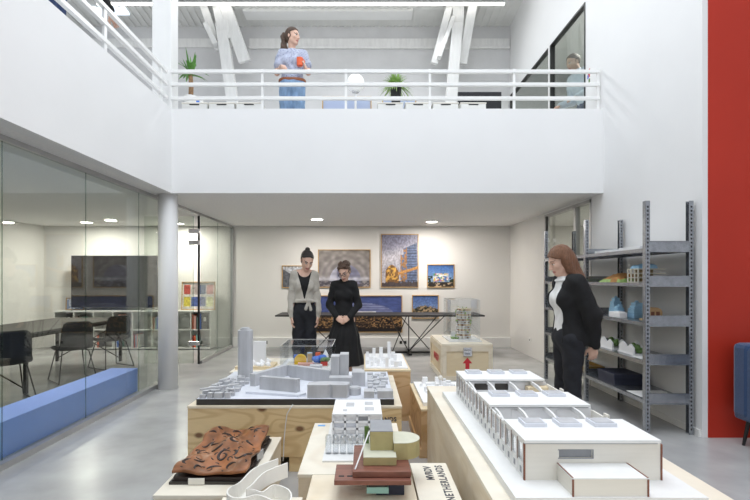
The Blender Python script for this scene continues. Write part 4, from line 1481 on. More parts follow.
# front wall with a slit window and brown cut edges
q = MB()
q.box(X(xl), X(0.772), 1.98, 1.988, b0, b0 + H - 0.008).box(X(0.905), X(xr), 1.98, 1.988, b0, b0 + H - 0.008)
q.box(X(0.772), X(0.905), 1.98, 1.988, b0, b0 + 0.087).box(X(0.772), X(0.905), 1.98, 1.988, b0 + 0.119, b0 + H - 0.008)
q.build('front_wall', 'card_cream', t)
MB().box(X(0.772), X(0.905), 1.99, 1.992, b0 + 0.087, b0 + 0.119).build('slit_window', 'olive_grey', t)
MB().box(X(0.768), X(0.909), 1.9785, 1.98, b0 + 0.118, b0 + 0.1215).box(X(0.768), X(0.909), 1.9785, 1.98, b0 + 0.084, b0 + 0.0875).box(X(0.905), X(0.909), 1.9785, 1.98, b0 + 0.0875, b0 + 0.118).build('window_edge', 'olive_grey', t)
for x in (xl - 0.003, xr - 0.001):
    MB().box(X(x), X(x) + 0.006, 1.976, 1.986, b0, b0 + H - 0.008).build('corner_edge', 'card_edge', t)
MB().box(X(xl) + .01, X(xr) - .01, 1.992, 3.42, b0, b0 + 0.012).build('inner_floor', 'card_white', t)
for (y0, y1, xq) in roofs:
    MB().box(X(xl) - 0.004, X(xq), y0, y1, b0 + H, b0 + H + 0.012).build('roof', 'card_white', t)
    MB().box(X(xl), X(xq) - 0.004, y0 + 0.016, y0 + 0.022, b0 + H - 0.008, b0 + H).build('roof_edge', 'olive_grey', t)
    for sx in (0.735, 0.885, 1.035):
        sk = MB()
        yc = (y0 + y1) / 2 + 0.07
        sk.box(X(sx) - 0.048, X(sx) + 0.048, yc - 0.045, yc + 0.045, b0 + H + 0.012, b0 + H + 0.028)
        so = sk.build('skylight', 'model_grey_light', t)
        MB().box(X(sx) - 0.040, X(sx) + 0.040, yc - 0.037, yc + 0.037, b0 + H + 0.028, b0 + H + 0.030).build('skylight_pane', 'model_grey', so)
# open bays with curved ribs
for gi, (ya, yb) in enumerate(((2.262, 2.515), (2.80, 3.145))):
    for rx in (0.655, 0.775, 0.91, 1.05):
        n = 12
        top, bot = [], []
        for i in range(n + 1):
            s = i / n
            yy = yb + 0.02 + (ya - yb - 0.03) * s
            zz = b0 + 0.148 - 0.085 * max(0, (s - 0.25) / 0.75) ** 1.9
            top.append((yy, zz))
            bot.append((yy, zz - 0.020))
        prof = top + bot[::-1]
        m_ = len(prof)
        q = MB()
        q.add([(X(rx), a, b) for a, b in prof] + [(X(rx) + 0.010, a, b) for a, b in prof], [(i, (i + 1) % m_, (i + 1) % m_ + m_, i + m_) for i in range(m_)] + [(i, i + 1, m_ - 2 - i, m_ - 1 - i) for i in range(n)] + [(i + m_ + 1, i + m_, 2 * m_ - 1 - i, 2 * m_ - 2 - i) for i in range(n)])
        q.build('curved_rib', 'card_white', t)
    MB().box(X(xl) + 0.02, X(xr) - 0.02, yb + 0.03, yb + 0.036, b0 + 0.012, b0 + H - 0.01).build('cross_wall', 'model_white', t)
    for wx in (0.70, 0.83) if gi else (0.75, 0.98):
        MB().box(X(wx), X(wx) + 0.085, yb + 0.027, yb + 0.03, b0 + 0.09, b0 + 0.13).build('inner_window', 'model_base_dark' if gi else 'model_white', t)
    MB().box(X(0.96), X(0.964), ya + 0.02, yb + 0.03, b0 + 0.012, b0 + 0.11).build('inner_wall', 'model_grey_light', t)
    if gi:
        MB().box(X(1.02), X(xr) - 0.02, yb - 0.04, yb + 0.02, b0 + 0.012, b0 + 0.12).build('wooden_core', 'crate_cream', t)
    # notched gable piece at the right end
    q = MB()
    q.box(X(xr) - 0.03, X(xr) - 0.02, ya + 0.01, yb, b0, b0 + 0.135).box(X(xr) - 0.03, X(xr) - 0.02, ya + 0.09, ya + 0.13, b0 + 0.135, b0 + 0.155)
    q.build('end_gable', 'card_cream', t)
    MB().box(X(xr) - 0.0315, X(xr) - 0.0185, ya + 0.07, ya + 0.085, b0 + 0.09, b0 + 0.115).build('gable_opening', 'card_edge', t)
# low front extension
q = MB()
q.box(X(0.765), X(1.04), 1.83, 1.978, b0, b0 + 0.064)
q.build('extension', 'card_cream', t)
MB().box(X(0.762), X(1.043), 1.827, 1.978, b0 + 0.064, b0 + 0.068).build('extension_roof', 'card_white', t)
for x in (0.762, 1.037):
    MB().box(X(x), X(x) + 0.006, 1.827, 1.832, b0, b0 + 0.064).build('corner_edge', 'card_edge', t)
    MB().box(X(x), X(x) + 0.005, 1.829, 1.978, b0 + 0.068, b0 + 0.0695).build('roof_trim', 'card_edge', t)

# ---- crate with the reddish relief, left foreground
crate('display_crate', 'pale wooden crate in the left foreground under the rust-coloured relief', -1.085, -0.585, 2.58, 3.52, 0.30, 'birch', 'pale_ply', battens=False)
t = thing('relief_model', 'rust-brown wavy relief model with dark curling cuts and layered edges', 'model', (-0.845, 2.72, 0.30))
W_, D_ = 0.40, 0.72


def rz_(u, v):
    h = 0.066 + 0.020 * v
    h += 0.022 * math.sin(u * 7.5 + 0.6) * math.sin(v * 8.5 + 0.3)
    h += 0.030 * math.exp(-((u - .80) ** 2 * 26 + (v - .88) ** 2 * 30)) + 0.026 * math.exp(-((u - .50) ** 2 * 30 + (v - .50) ** 2 * 26)) + 0.022 * math.exp(-((u - .82) ** 2 * 30 + (v - .38) ** 2 * 26))
    h += 0.006 * math.sin(u * 23 + v * 9) * math.sin(v * 19)
    return h


n = 60
vs = []
for j in range(n):
    for i in range(n):
        u, v = i / (n - 1), j / (n - 1)
        wob = 0.008 * math.sin(v * 17) * (u - .5) * 2
        vs.append((-W_ / 2 + W_ * u + wob, D_ * v + 0.01 * math.sin(u * 13), rz_(u, v)))
fs = [(j * n + i, j * n + i + 1, (j + 1) * n + i + 1, (j + 1) * n + i) for j in range(n - 1) for i in range(n - 1)]
off = len(vs)
vs += [(a, b, c - 0.014) for a, b, c in vs]
fs += [(off + q3, off + q2, off + q1, off + q0) for q0, q1, q2, q3 in fs[:]]
ring = [i for i in range(n)] + [i * n + n - 1 for i in range(1, n)] + [(n - 1) * n + i for i in range(n - 2, -1, -1)] + [i * n for i in range(n - 2, 0, -1)]
for i in range(len(ring)):
    a, b = ring[i], ring[(i + 1) % len(ring)]
    fs.append((b, a, off + a, off + b))
m_ = MB()
m_.add(vs, fs)
m_.build('relief_skin', 'rust', t, smooth=True)
MB().box(-W_ / 2 - 0.012, W_ / 2 + 0.01, -0.012, D_, 0, 0.014).build('base', 'model_base_dark', t)
for k, (ins, zz) in enumerate(((0.0, 0.0145), (0.010, 0.022), (0.004, 0.029))):
    vs2 = []
    MB().prism([(-W_ / 2 + ins + 0.004 * math.sin(q * 2.1 + k), q * D_ / 20) for q in range(21)] + [(W_ / 2 - ins - 0.004 * math.sin(q * 1.7 + k), q * D_ / 20) for q in range(20, -1, -1)], zz, zz + 0.0065).build('layer', 'rust_dark', t)
curls = []
small = []
for i in range(46):
    a0 = rs.uniform(0, 6)
    small.append((rs.uniform(.04, .96), rs.uniform(.03, .97), rs.uniform(.016, .034), a0, a0 + rs.uniform(1.5, 4.5), rs.uniform(.5, 1.0)))
for (cu, cv, r, a0, a1, shrink) in tuple(small) + ((.55, .30, .07, 0, 7.5, .35), (.62, .52, .06, 1, 6.5, .4), (.30, .62, .075, 2, 6.0, .5), (.86, .30, .085, 3.0, 7.6, .8), (.36, .80, .055, .3, 3.4, .9),
                                    (.62, .76, .06, 1.5, 4.4, .9), (.20, .42, .06, 1.2, 4.8, .9), (.50, .10, .07, .2, 3.2, .8), (.74, .12, .045, 0, 4.4, .8), (.14, .12, .05, 1, 5, .5),
                                    (.84, .62, .05, 2, 6, .6), (.45, .93, .05, 0, 4, .5), (.20, .93, .04, 2, 6, .4), (.70, .92, .04, 0, 3, .9), (.08, .62, .04, 4, 7, .9), (.40, .44, .05, 3, 6.6, .9), (.24, .22, .06, 4, 6.5, .9), (.68, .33, .05, 4.4, 8.4, .4), (.88, .80, .05, 1, 4, .9), (.55, .66, .035, 0, 5, .5), (.12, .78, .05, .5, 2.6, 1.0), (.34, .06, .04, 1, 4, .8), (.93, .5, .03, 1, 5, .5)):
    pts = []
    for i in range(17):
        s = i / 16
        rr = 1.35 * r * (1 - (1 - shrink) * s)
        a = a0 + (a1 - a0) * s
        u, v = cu + rr * 1.15 * math.cos(a), cv + rr * 0.72 * math.sin(a)
        u, v = min(max(u, .01), .99), min(max(v, .01), .99)
        wob = 0.008 * math.sin(v * 17) * (u - .5) * 2
        pts.append((-W_ / 2 + W_ * u + wob, D_ * v + 0.01 * math.sin(u * 13), rz_(u, v) - 0.003))
    MB().tube(pts, [0.0016 + (0.0085 if r > .036 else 0.0045) * math.sin(PI * i / 16) for i in range(17)], 6).build('curling_cut', 'rust_dark', t)
MB().box(-0.105, -0.018, -0.020, -0.012, 0.004, 0.036).build('name_plate', 'card_cream', t)
MB().bar((0.20, 0.30, 0.03), (0.215, 0.40, 0.03), 0.006, 0.05).build('side_fin', 'model_grey', t)

# ---- crate with the white ramp, at the bottom edge
crate('display_crate', 'pale crate at the bottom edge under the white ramp model', -0.62, -0.275, 1.45, 2.21, 0.45, 'birch', 'pale_ply', battens=False)
t = thing('ramp_model', 'white model of a curling ramp with high side walls', 'model', (-0.43, 2.0, 0.45))


def rp(cx, cy, z):
    x, y = at(215 + cx / 8.333, 450 + cy / 8.333, z)
    return (x + 0.43, y - 2.0, z - 0.45)


def smooth_path(pts, n=5):
    out = []
    P = [Vector(p) for p in pts]
    for i in range(len(P) - 1):
        p0, p1, p2, p3 = P[max(i - 1, 0)], P[i], P[i + 1], P[min(i + 2, len(P) - 1)]
        for k in range(n):
            s = k / n
            out.append(0.5 * ((2 * p1) + (-p0 + p2) * s + (2 * p0 - 5 * p1 + 4 * p2 - p3) * s * s + (-p0 + 3 * p1 - 3 * p2 + p3) * s ** 3))
    out.append(P[-1])
    return out


def ribbon_wall(name, pts, th, height=None, n=5):
    ps = smooth_path(pts, n)
    vs, fs = [], []
    for i, p in enumerate(ps):
        a, b = ps[max(i - 1, 0)], ps[min(i + 1, len(ps) - 1)]
        d_ = Vector((b.x - a.x, b.y - a.y, 0)).normalized()
        nn_ = Vector((-d_.y, d_.x, 0)) * th / 2
        zb = 0.0 if height is None else max(0.0, p.z - height)
        vs += [(p.x - nn_.x, p.y - nn_.y, zb), (p.x + nn_.x, p.y + nn_.y, zb), (p.x + nn_.x, p.y + nn_.y, p.z), (p.x - nn_.x, p.y - nn_.y, p.z)]
    for i in range(len(ps) - 1):
        for j in range(4):
            a, b = i * 4 + j, i * 4 + (j + 1) % 4
            fs.append((a, b, b + 4, a + 4))
    fs += [(3, 2, 1, 0), tuple(4 * (len(ps) - 1) + j for j in range(4))]
    MB().add(vs, fs).build(name, 'model_cream', t)
    return ps


wa = ribbon_wall('outer_wall', [rp(525, 70, .63), rp(330, 150, .615), rp(210, 265, .59), rp(130, 308, .575), rp(102, 350, .565), rp(135, 388, .56), rp(230, 398, .555), rp(350, 372, .555), rp(480, 417, .55)], 0.006, 0.062)
wb = ribbon_wall('inner_wall', [rp(605, 105, .63), rp(420, 180, .615), rp(310, 285, .59), rp(262, 322, .58)], 0.006, 0.062)
fl = MB()
na = 15
vs = []
pa, pb = smooth_path([rp(525, 70, .63), rp(330, 150, .615), rp(210, 265, .59), rp(130, 308, .575)], 5), wb
for p, q_ in zip(pa, pb):
    vs += [(p.x, p.y, p.z - 0.058), (q_.x, q_.y, q_.z - 0.058), (q_.x, q_.y, q_.z - 0.063), (p.x, p.y, p.z - 0.063)]
fs = []
for i in range(len(pa) - 1):
    for j in range(4):
        a, b = i * 4 + j, i * 4 + (j + 1) % 4
        fs.append((a, a + 4, b + 4, b))
fs += [(0, 1, 2, 3), tuple(4 * (len(pa) - 1) + j for j in (3, 2, 1, 0))]
fl.add(vs, fs)
fl.build('ramp_floor', 'model_cream', t)
ring_pts = [rp(262, 322, .58), rp(330, 330, .57), rp(400, 345, .56), rp(490, 288, .56), rp(595, 318, .56), rp(634, 365, .56), rp(622, 425, .56), rp(540, 470, .555), rp(430, 450, .555)]
wr = ribbon_wall('bowl_wall', ring_pts, 0.006, None)
MB().prism([(p.x, p.y) for p in smooth_path(ring_pts[2:], 4)], 0.05, 0.055).build('bowl_floor', 'card_cream', t)
MB().prism([p[:2] for p in (rp(130, 308, .55), rp(102, 350, .55), rp(135, 388, .55), rp(230, 398, .55), rp(350, 372, .55), rp(300, 322, .55))], 0.0, 0.045).build('bowl_body', 'model_cream', t)

# ---- middle crates
crate('display_crate', 'pale wooden crate in the middle under the white gridded model', -0.325, 0.215, 2.475, 3.34, 0.45, 'birch', 'pale_ply', battens=False)
crate('display_crate', 'wooden crate in the middle foreground under the brown and olive model', -0.25, 0.23, 1.45, 2.462, 0.45, 'pine', 'birch', battens=False)
cD = crate('packing_crate', 'pale crate with stencilled lettering on its lid, beside the brown and olive model', 0.245, 0.425, 1.35, 2.62, 0.45, 'pale_ply', 'pale_ply', battens=False)
lettering('NETHERLANDS', 0.052, 'ink', cD, (0.064, 1.235, 0.4502), (0, 0, PI / 2), align='RIGHT', spacing=1.2)
lettering('MVRDV', 0.052, 'ink', cD, (0.004, 1.225, 0.4502), (0, 0, PI / 2), align='RIGHT', spacing=1.0)
tp = MB().box(-0.302, -0.255, 3.27, 3.30, 0.4505, 0.4515)
tag(tp.build('tape', 'tape_blue'), 'small strip of blue tape on the crate lid beside the white gridded model', 'tape')

t = thing('grid_model', 'white building model with gridded facade and clear tubes, in the middle', 'model', (-0.05, 2.6, 0.45))
ox = -0.05
oy = 2.6
MB().box(-0.17, 0.20, 0.03, 0.73, 0, 0.009).build('base', 'card_white', t)
fx0, fx1, fy = -0.130, 0.150, 0.30
rt = 0.184
q = MB()
for k in range(5):
    x = fx0 + (fx1 - fx0) * k / 4
    q.box(x - 0.006, x + 0.006, fy - 0.004, fy + 0.004, 0.009, rt - 0.008)
for k in range(5):
    z = 0.018 + k * 0.039
    q.box(fx0, fx1, fy - 0.004, fy + 0.004, z - 0.006, z + 0.006)
q.build('facade_grid', 'model_white', t)
for k in range(4):
    x = fx0 + (fx1 - fx0) * (k + 0.5) / 4
    MB().box(x - 0.028, x + 0.028, fy + 0.006, fy + 0.008, 0.142 if k == 2 else 0.104, 0.166 if k == 2 else 0.128).build('window_band', 'olive_grey' if k == 2 else 'model_grey_light', t)
MB().box(fx0, fx1, fy + 0.009, fy + 0.012, 0.009, rt - 0.008).build('rear_screen', 'model_white', t)
for x in (fx0, fx1 - 0.006):
    MB().box(x, x + 0.006, fy, 0.63, 0.009, rt - 0.008).build('side_wall', 'model_white', t)
MB().box(fx0 - 0.004, fx1 + 0.004, fy - 0.008, 0.640, rt - 0.008, rt).build('roof', 'model_white', t)
for (x0, x1, y0, y1) in ((-0.06, -0.01, 0.46, 0.55), (0.055, 0.105, 0.50, 0.57), (0.055, 0.11, 0.37, 0.44), (-0.075, -0.05, 0.35, 0.39)):
    MB().box(x0, x1, y0, y1, rt, rt + 0.002).build('roof_grille', 'model_grey', t)
for k in range(6):
    x = -0.145 + k * 0.04
    for yy in (0.14,):
        MB().lathe([(0.016, 0.009), (0.017, 0.098), (0.013, 0.11)], x, yy, 14).build('clear_tube', 'acrylic_tube', t)

t = thing('block_model', 'brown slab model topped by an olive cube and rounded block', 'model', (0.05, 2.3, 0.45))
ox, oy, oz = 0.05, 2.3, 0.45


def bb(x0, x1, y0, y1, z0, z1):
    return MB().box(x0 - ox, x1 - ox, y0 - oy, y1 - oy, z0 - oz, z1 - oz)


bb(0.012, 0.108, 2.19, 2.23, 0.476, 0.503).build('glass_foot', 'teal_card', t)
bb(0.055, 0.180, 2.235, 2.36, 0.45, 0.520).build('dark_foot', 'navy', t)
bb(0.02, 0.10, 2.195, 2.232, 0.503, 0.520).build('dark_foot', 'model_base_dark', t)
q = bb(-0.13, 0.205, 2.17, 2.36, 0.520, 0.541)
lo = q.build('lower_slab', 'brown_block', t, bevel=0.002)
for x0 in (-0.112, -0.075):
    MB().box(x0 - ox, x0 + 0.024 - ox, 2.21 - oy, 2.225 - oy, 0.541 - oz, 0.5418 - oz).build('notch', 'dark_slot', lo)
bb(-0.05, 0.208, 2.20, 2.55, 0.542, 0.568).build('upper_slab', 'brown_block', t, bevel=0.002)
bb(-0.003, 0.148, 2.27, 2.52, 0.568, 0.604).build('olive_plinth', 'olive', t, bevel=0.002)
bb(-0.0028, 0.1478, 2.2702, 2.5198, 0.604, 0.606).build('plinth_top', 'olive_top', t)
bb(0.030, 0.137, 2.36, 2.55, 0.606, 0.694).build('olive_cube', 'olive', t, bevel=0.002)
bb(0.030, 0.137, 2.36, 2.55, 0.694, 0.697).build('cube_top', 'olive_grey', t)
pts = [(0.139, 2.34)] + [(0.185 + 0.085 * math.sin(a), 2.43 - 0.09 * math.cos(a)) for a in [k * PI / 14 for k in range(15)]] + [(0.139, 2.52)]
MB().prism([(x - ox, y - oy) for x, y in pts], 0.569 - oz, 0.645 - oz).build('rounded_block', 'olive', t)
MB().prism([(x - ox, y - oy) for x, y in pts], 0.645 - oz, 0.647 - oz).build('rounded_top', 'olive_top', t)
MB().tube([(-0.040 - ox, 2.222 - oy, 0.569 - oz), (0.024 - ox, 2.36 - oy, 0.695 - oz)], 0.0035, 8).build('white_rod', 'model_white', t)
bb(0.002, 0.024, 2.46, 2.466, 0.606, 0.69).build('green_panel', 'green', t)


# ================================================================== PEOPLE
# A figure is one continuous skin grown from tapering limbs blended into each other, dressed in clothes that follow it.
V = lambda *a: np.array(a, float)


def unit(a):
    a = np.asarray(a, float)
    return a / (np.linalg.norm(a) + 1e-12)


def rot(yaw, pitch, roll):
    cy, sy, cp, sp, cr, sr = math.cos(yaw), math.sin(yaw), math.cos(pitch), math.sin(pitch), math.cos(roll), math.sin(roll)
    Rz = np.array([[cy, -sy, 0], [sy, cy, 0], [0, 0, 1]])
    Rx = np.array([[1, 0, 0], [0, cp, -sp], [0, sp, cp]])
    Ry = np.array([[cr, 0, sr], [0, 1, 0], [-sr, 0, cr]])
    return Rz @ Rx @ Ry


class Cone:
    """tapering limb from a to b; flat=(axis, factor) squeezes it along an axis"""

    def __init__(s, a, b, ra, rb, k=0.02, flat=None, sub=False):
        s.a, s.b, s.ra, s.rb, s.k, s.flat, s.sub = V(*a), V(*b), ra, rb, k, flat, sub

    def bounds(s):
        r = max(s.ra, s.rb)
        return np.minimum(s.a, s.b) - r, np.maximum(s.a, s.b) + r

    def d(s, P):
        a, b = s.a, s.b
        pa = P - a
        ab = b - a
        if s.flat is not None:
            n, f = unit(s.flat[0]), s.flat[1]
            pa = pa + (pa @ n)[..., None] * n * (1 / f - 1)
            ab = ab + (ab @ n) * n * (1 / f - 1)
        t = np.clip((pa @ ab) / (ab @ ab + 1e-12), 0, 1)
        q = pa - t[..., None] * ab
        d = np.sqrt((q * q).sum(-1)) - (s.ra + (s.rb - s.ra) * t)
        if s.flat is not None:
            d = d * (0.5 + 0.5 * s.flat[1])
        return d


class Ell:
    def __init__(s, c, r, R=None, k=0.02, sub=False):
        s.c, s.r, s.R, s.k, s.sub = V(*c), V(*r), (np.eye(3) if R is None else R), k, sub

    def bounds(s):
        e = np.sqrt(((s.R * s.r[None, :]) ** 2).sum(1))
        return s.c - e, s.c + e

    def d(s, P):
        q = (P - s.c) @ s.R
        k0 = np.sqrt(((q / s.r) ** 2).sum(-1))
        k1 = np.sqrt(((q / s.r ** 2) ** 2).sum(-1)) + 1e-9
        return k0 * (k0 - 1) / k1


def grow(prims, h, inflate=0.0, clip=None, wobble=None):
    """triangulated skin (surface nets) of the blended shapes; returns vertices and quads"""
    lo = np.min([p.bounds()[0] for p in prims if not p.sub], 0) - inflate - 0.03
    hi = np.max([p.bounds()[1] for p in prims if not p.sub], 0) + inflate + 0.03
    n = np.ceil((hi - lo) / h).astype(int) + 1
    ax = [lo[i] + h * np.arange(n[i]) for i in range(3)]
    D = np.full(n, 0.5, np.float32)
    for p in prims:
        a, b = p.bounds()
        m = inflate + p.k + 3 * h
        i0 = np.clip(np.floor((a - m - lo) / h).astype(int), 0, n - 1)
        i1 = np.clip(np.ceil((b + m - lo) / h).astype(int) + 1, 1, n)
        if np.any(i1 <= i0):
            continue
        sl = tuple(slice(i0[i], i1[i]) for i in range(3))
        G = np.stack(np.meshgrid(*[ax[i][sl[i]] for i in range(3)], indexing='ij'), -1)
        d = p.d(G)
        if p.sub:
            S = D[sl]
            hh = np.clip(0.5 - 0.5 * (S + d) / p.k, 0, 1)
            D[sl] = S * (1 - hh) - d * hh + p.k * hh * (1 - hh)
        else:
            d = d - inflate
            S = D[sl]
            hh = np.clip(0.5 + 0.5 * (S - d) / p.k, 0, 1)
            D[sl] = S * (1 - hh) + d * hh - p.k * hh * (1 - hh)
    if clip is not None or wobble is not None:
        Xg, Yg, Zg = np.meshgrid(*ax, indexing='ij')
        if wobble is not None:
            D = D + wobble(Xg, Yg, Zg)
        if clip is not None:
            D = np.maximum(D, clip(Xg, Yg, Zg))
    D = D.astype(np.float64)
    D[0], D[-1], D[:, 0], D[:, -1], D[:, :, 0], D[:, :, -1] = (0.5,) * 6
    return nets(D, lo, h)


def nets(D, lo, h):
    S = D < 0
    c = [S[i:S.shape[0] - 1 + i, j:S.shape[1] - 1 + j, k:S.shape[2] - 1 + k] for i in (0, 1) for j in (0, 1) for k in (0, 1)]
    cnt = sum(x.astype(np.int8) for x in c)
    mixed = (cnt > 0) & (cnt < 8)
    I, J, K = np.nonzero(mixed)
    idx = np.full(mixed.shape, -1, np.int64)
    idx[mixed] = np.arange(len(I))
    pos = np.zeros((len(I), 3))
    num = np.zeros(len(I))
    cor = [(i, j, k) for i in (0, 1) for j in (0, 1) for k in (0, 1)]
    vals = {q: D[I + q[0], J + q[1], K + q[2]] for q in cor}
    for q in cor:
        for ax in range(3):
            if q[ax] == 0:
                r = list(q)
                r[ax] = 1
                r = tuple(r)
                f0, f1 = vals[q], vals[r]
                x = (f0 < 0) != (f1 < 0)
                t = np.where(x, f0 / np.where(np.abs(f0 - f1) < 1e-12, 1, f0 - f1), 0)
                p = np.array(q, float)[None, :].repeat(len(I), 0)
                p[:, ax] += t
                pos[x] += p[x]
                num[x] += 1
    pos /= num[:, None]
    verts = lo + h * (np.stack([I, J, K], 1) + pos)
    quads = []
    for ax in range(3):
        a0 = [slice(None)] * 3
        a1 = [slice(None)] * 3
        a0[ax], a1[ax] = slice(0, -1), slice(1, None)
        A, B = S[tuple(a0)], S[tuple(a1)]
        x = A != B
        i, j, k = np.nonzero(x)
        P = np.stack([i, j, k], 1)
        u, v = (ax + 1) % 3, (ax + 2) % 3
        ok = (P[:, u] > 0) & (P[:, v] > 0) & (P[:, u] < S.shape[u] - 1) & (P[:, v] < S.shape[v] - 1)
        P = P[ok]
        flip = A[x][ok]
        eu, ev = np.eye(3, dtype=int)[u], np.eye(3, dtype=int)[v]
        q0, q1, q2, q3 = P - eu - ev, P - ev, P, P - eu
        g = lambda Q: idx[Q[:, 0], Q[:, 1], Q[:, 2]]
        Q = np.stack([g(q0), g(q1), g(q2), g(q3)], 1)
        Q[~flip] = Q[~flip][:, ::-1]
        quads.append(Q)
    return verts, np.concatenate(quads)


def mesh_obj(name, verts, quads, mats, parent, mat_index=None):
    me = bpy.data.meshes.new(name)
    me.vertices.add(len(verts))
    me.vertices.foreach_set('co', verts.ravel())
    me.loops.add(quads.size)
    me.loops.foreach_set('vertex_index', quads.ravel().astype(np.int32))
    me.polygons.add(len(quads))
    me.polygons.foreach_set('loop_start', np.arange(0, quads.size, 4, dtype=np.int32))
    try:
        me.polygons.foreach_set('loop_total', np.full(len(quads), 4, np.int32))
    except Exception:
        pass
    me.polygons.foreach_set('use_smooth', np.ones(len(quads), bool))
    for m in (mats if isinstance(mats, (list, tuple)) else [mats]):
        me.materials.append(MATS[m])
    if mat_index is not None:
        me.polygons.foreach_set('material_index', mat_index.astype(np.int32))
    me.update(calc_edges=True)
    me.validate()
    o = bpy.data.objects.new(name, me)
    COL.objects.link(o)
    o.parent = parent
    return o


class Figure:
    def __init__(s, label, loc, heading, height, joints=None, head=(0, 0, 0), hands=None, male=False, soles=0.0, slim=1.0):
        s.t = thing('person', label, 'person', loc, heading)
        s.f = height / 1.70
        s.t.scale = (s.f * slim, s.f * slim, s.f)
        s.male = male
        s.hs = 0.98 / slim
        J = dict(pelvis=V(0, 0.0, .93), waist=V(0, 0.0, 1.06), chest=V(0, 0.005, 1.24), neck=V(0, 0.015, 1.43), head=V(0, -0.015, 1.585))
        sh = .178 if male else .158
        for n_, x in (('L', 1), ('R', -1)):
            J['sh' + n_] = V(x * sh, 0.01, 1.385)
            J['el' + n_] = V(x * (sh + .045), 0.025, 1.115)
            J['wr' + n_] = V(x * (sh + .045), -0.045, .875)
            J['hip' + n_] = V(x * .085, 0.0, .90)
            J['kn' + n_] = V(x * .088, -0.012, .485)
            J['an' + n_] = V(x * .088, 0.02, .085 + soles)
        J.update({k: V(*v) for k, v in (joints or {}).items()})
        s.J = J
        s.Rh = rot(*head)
        hd = dict(L=(V(0, -.25, -1), V(-1, 0, 0), V(0, -1, -.2), .35), R=(V(0, -.25, -1), V(1, 0, 0), V(0, -1, -.2), .35))
        hd.update(hands or {})
        s.hands = hd
        s.soles = soles

    def H(s, x, y, z):
        """head-frame point"""
        return s.J['head'] + s.Rh @ V(x * s.hs, y * s.hs, z)

    def E(s, c, r, k):
        return Ell(s.H(*c), (r[0] * s.hs, r[1] * s.hs, r[2]), s.Rh, k)

    def torso(s):
        J = s.J
        m = s.male
        up = unit(J['chest'] - J['pelvis'])
        sd = unit(J['shL'] - J['shR'])
        fw = unit(np.cross(up, sd))   # backwards (+y) for an upright figure
        R = np.stack([sd, fw, up], 1)
        P = [Ell(J['pelvis'] + V(0, .01, -.01), (.165 if not m else .16, .118, .125), k=.05),
             Cone(J['pelvis'], J['waist'], .115, .10 if not m else .115, .05, flat=(fw, .78)),
             Ell(J['waist'], (.128 if not m else .148, .098, .13), R, .05),
             Ell(J['chest'], (.148 if not m else .165, .108, .165), R, .05),
             Cone(J['shL'] * .8 + J['shR'] * .2, J['shL'] * .2 + J['shR'] * .8, .062, .062, .05)]
        if not m:
            for x in (1, -1):
                P.append(Ell(J['chest'] + R @ V(x * .068, -.075, .005), (.062, .055, .06), R, .03))
        return P

    def arm(s, n, r0=0.0, to=1.0, fore=True):
        J = s.J
        m = 1.12 if s.male else 1.0
        P = [Cone(J['sh' + n], J['el' + n], .049 * m, .038 * m, .04)]
        if fore:
            e = J['el' + n] + (J['wr' + n] - J['el' + n]) * to
            P.append(Cone(J['el' + n], e, .0385 * m, .0385 * m + (.026 * m - .0385 * m) * to, .03))
        return P

    def hand(s, n):
        J = s.J
        d, nm, th, curl = s.hands[n]
        w = J['wr' + n]
        d = unit(d)
        nm = unit(nm - d * (nm @ d))
        sd = np.cross(d, nm)
        if sd @ V(*th) < 0:
            sd = -sd
        P = [Cone(w - d * .02, w + d * .025, .026, .027, .015, flat=(nm, .75)),
             Cone(w + d * .03 + sd * .012, w + d * .075 + sd * .014, .027, .026, .012, flat=(nm, .48)),
             Cone(w + d * .03 - sd * .012, w + d * .072 - sd * .018, .027, .024, .012, flat=(nm, .48))]
        for off, ln, r in ((.029, .070, .0092), (.010, .078, .0095), (-.0095, .072, .0092), (-.0275, .057, .0082)):
            p = w + d * .082 + sd * off
            a = 0.12
            for q, (frac, inc) in enumerate(((.46, .45), (.30, .75), (.24, .45))):
                a += inc * curl * 1.6
                dd = d * math.cos(a) + nm * math.sin(a) + sd * off * 1.2 * (1 - curl)
                e = p + unit(dd) * ln * frac
                P.append(Cone(p, e, r - .0007 * q, r - .0007 * (q + 1), .004))
                p = e
        p = w + d * .028 + sd * .022
        e = p + unit(d * .62 + sd * .72 + nm * .25) * .042
        P.append(Cone(p, e, .0135, .0115, .01))
        e2 = e + unit(d * .92 + sd * (.30 - .4 * curl) + nm * (.2 + .5 * curl)) * .034
        P.append(Cone(e, e2, .0112, .0090, .004))
        return P

    def legs(s):
        J = s.J
        P = []
        for n in 'LR':
            P += [Cone(J['hip' + n], J['kn' + n], .086, .056, .05), Cone(J['kn' + n], J['an' + n], .053, .036, .03),
                  Ell(J['kn' + n] * .68 + J['an' + n] * .32 + V(0, .016, 0), (.05, .052, .11), None, .03)]
        return P

    def feet(s):
        P = []
        for n in 'LR':
            a = s.J['an' + n]
            z = a[2] - .085
            P += [Cone(a, (a[0], a[1] + .02, z + .035), .036, .032, .02), Cone((a[0], a[1] + .03, z + .034), (a[0] + .004, a[1] - .14, z + .024), .032, .030, .02, flat=(V(0, 0, 1), .8)),
                  Cone((a[0], a[1] - .13, z + .024), (a[0], a[1] - .185, z + .02), .03, .022, .02, flat=(V(0, 0, 1), .75))]
        return P

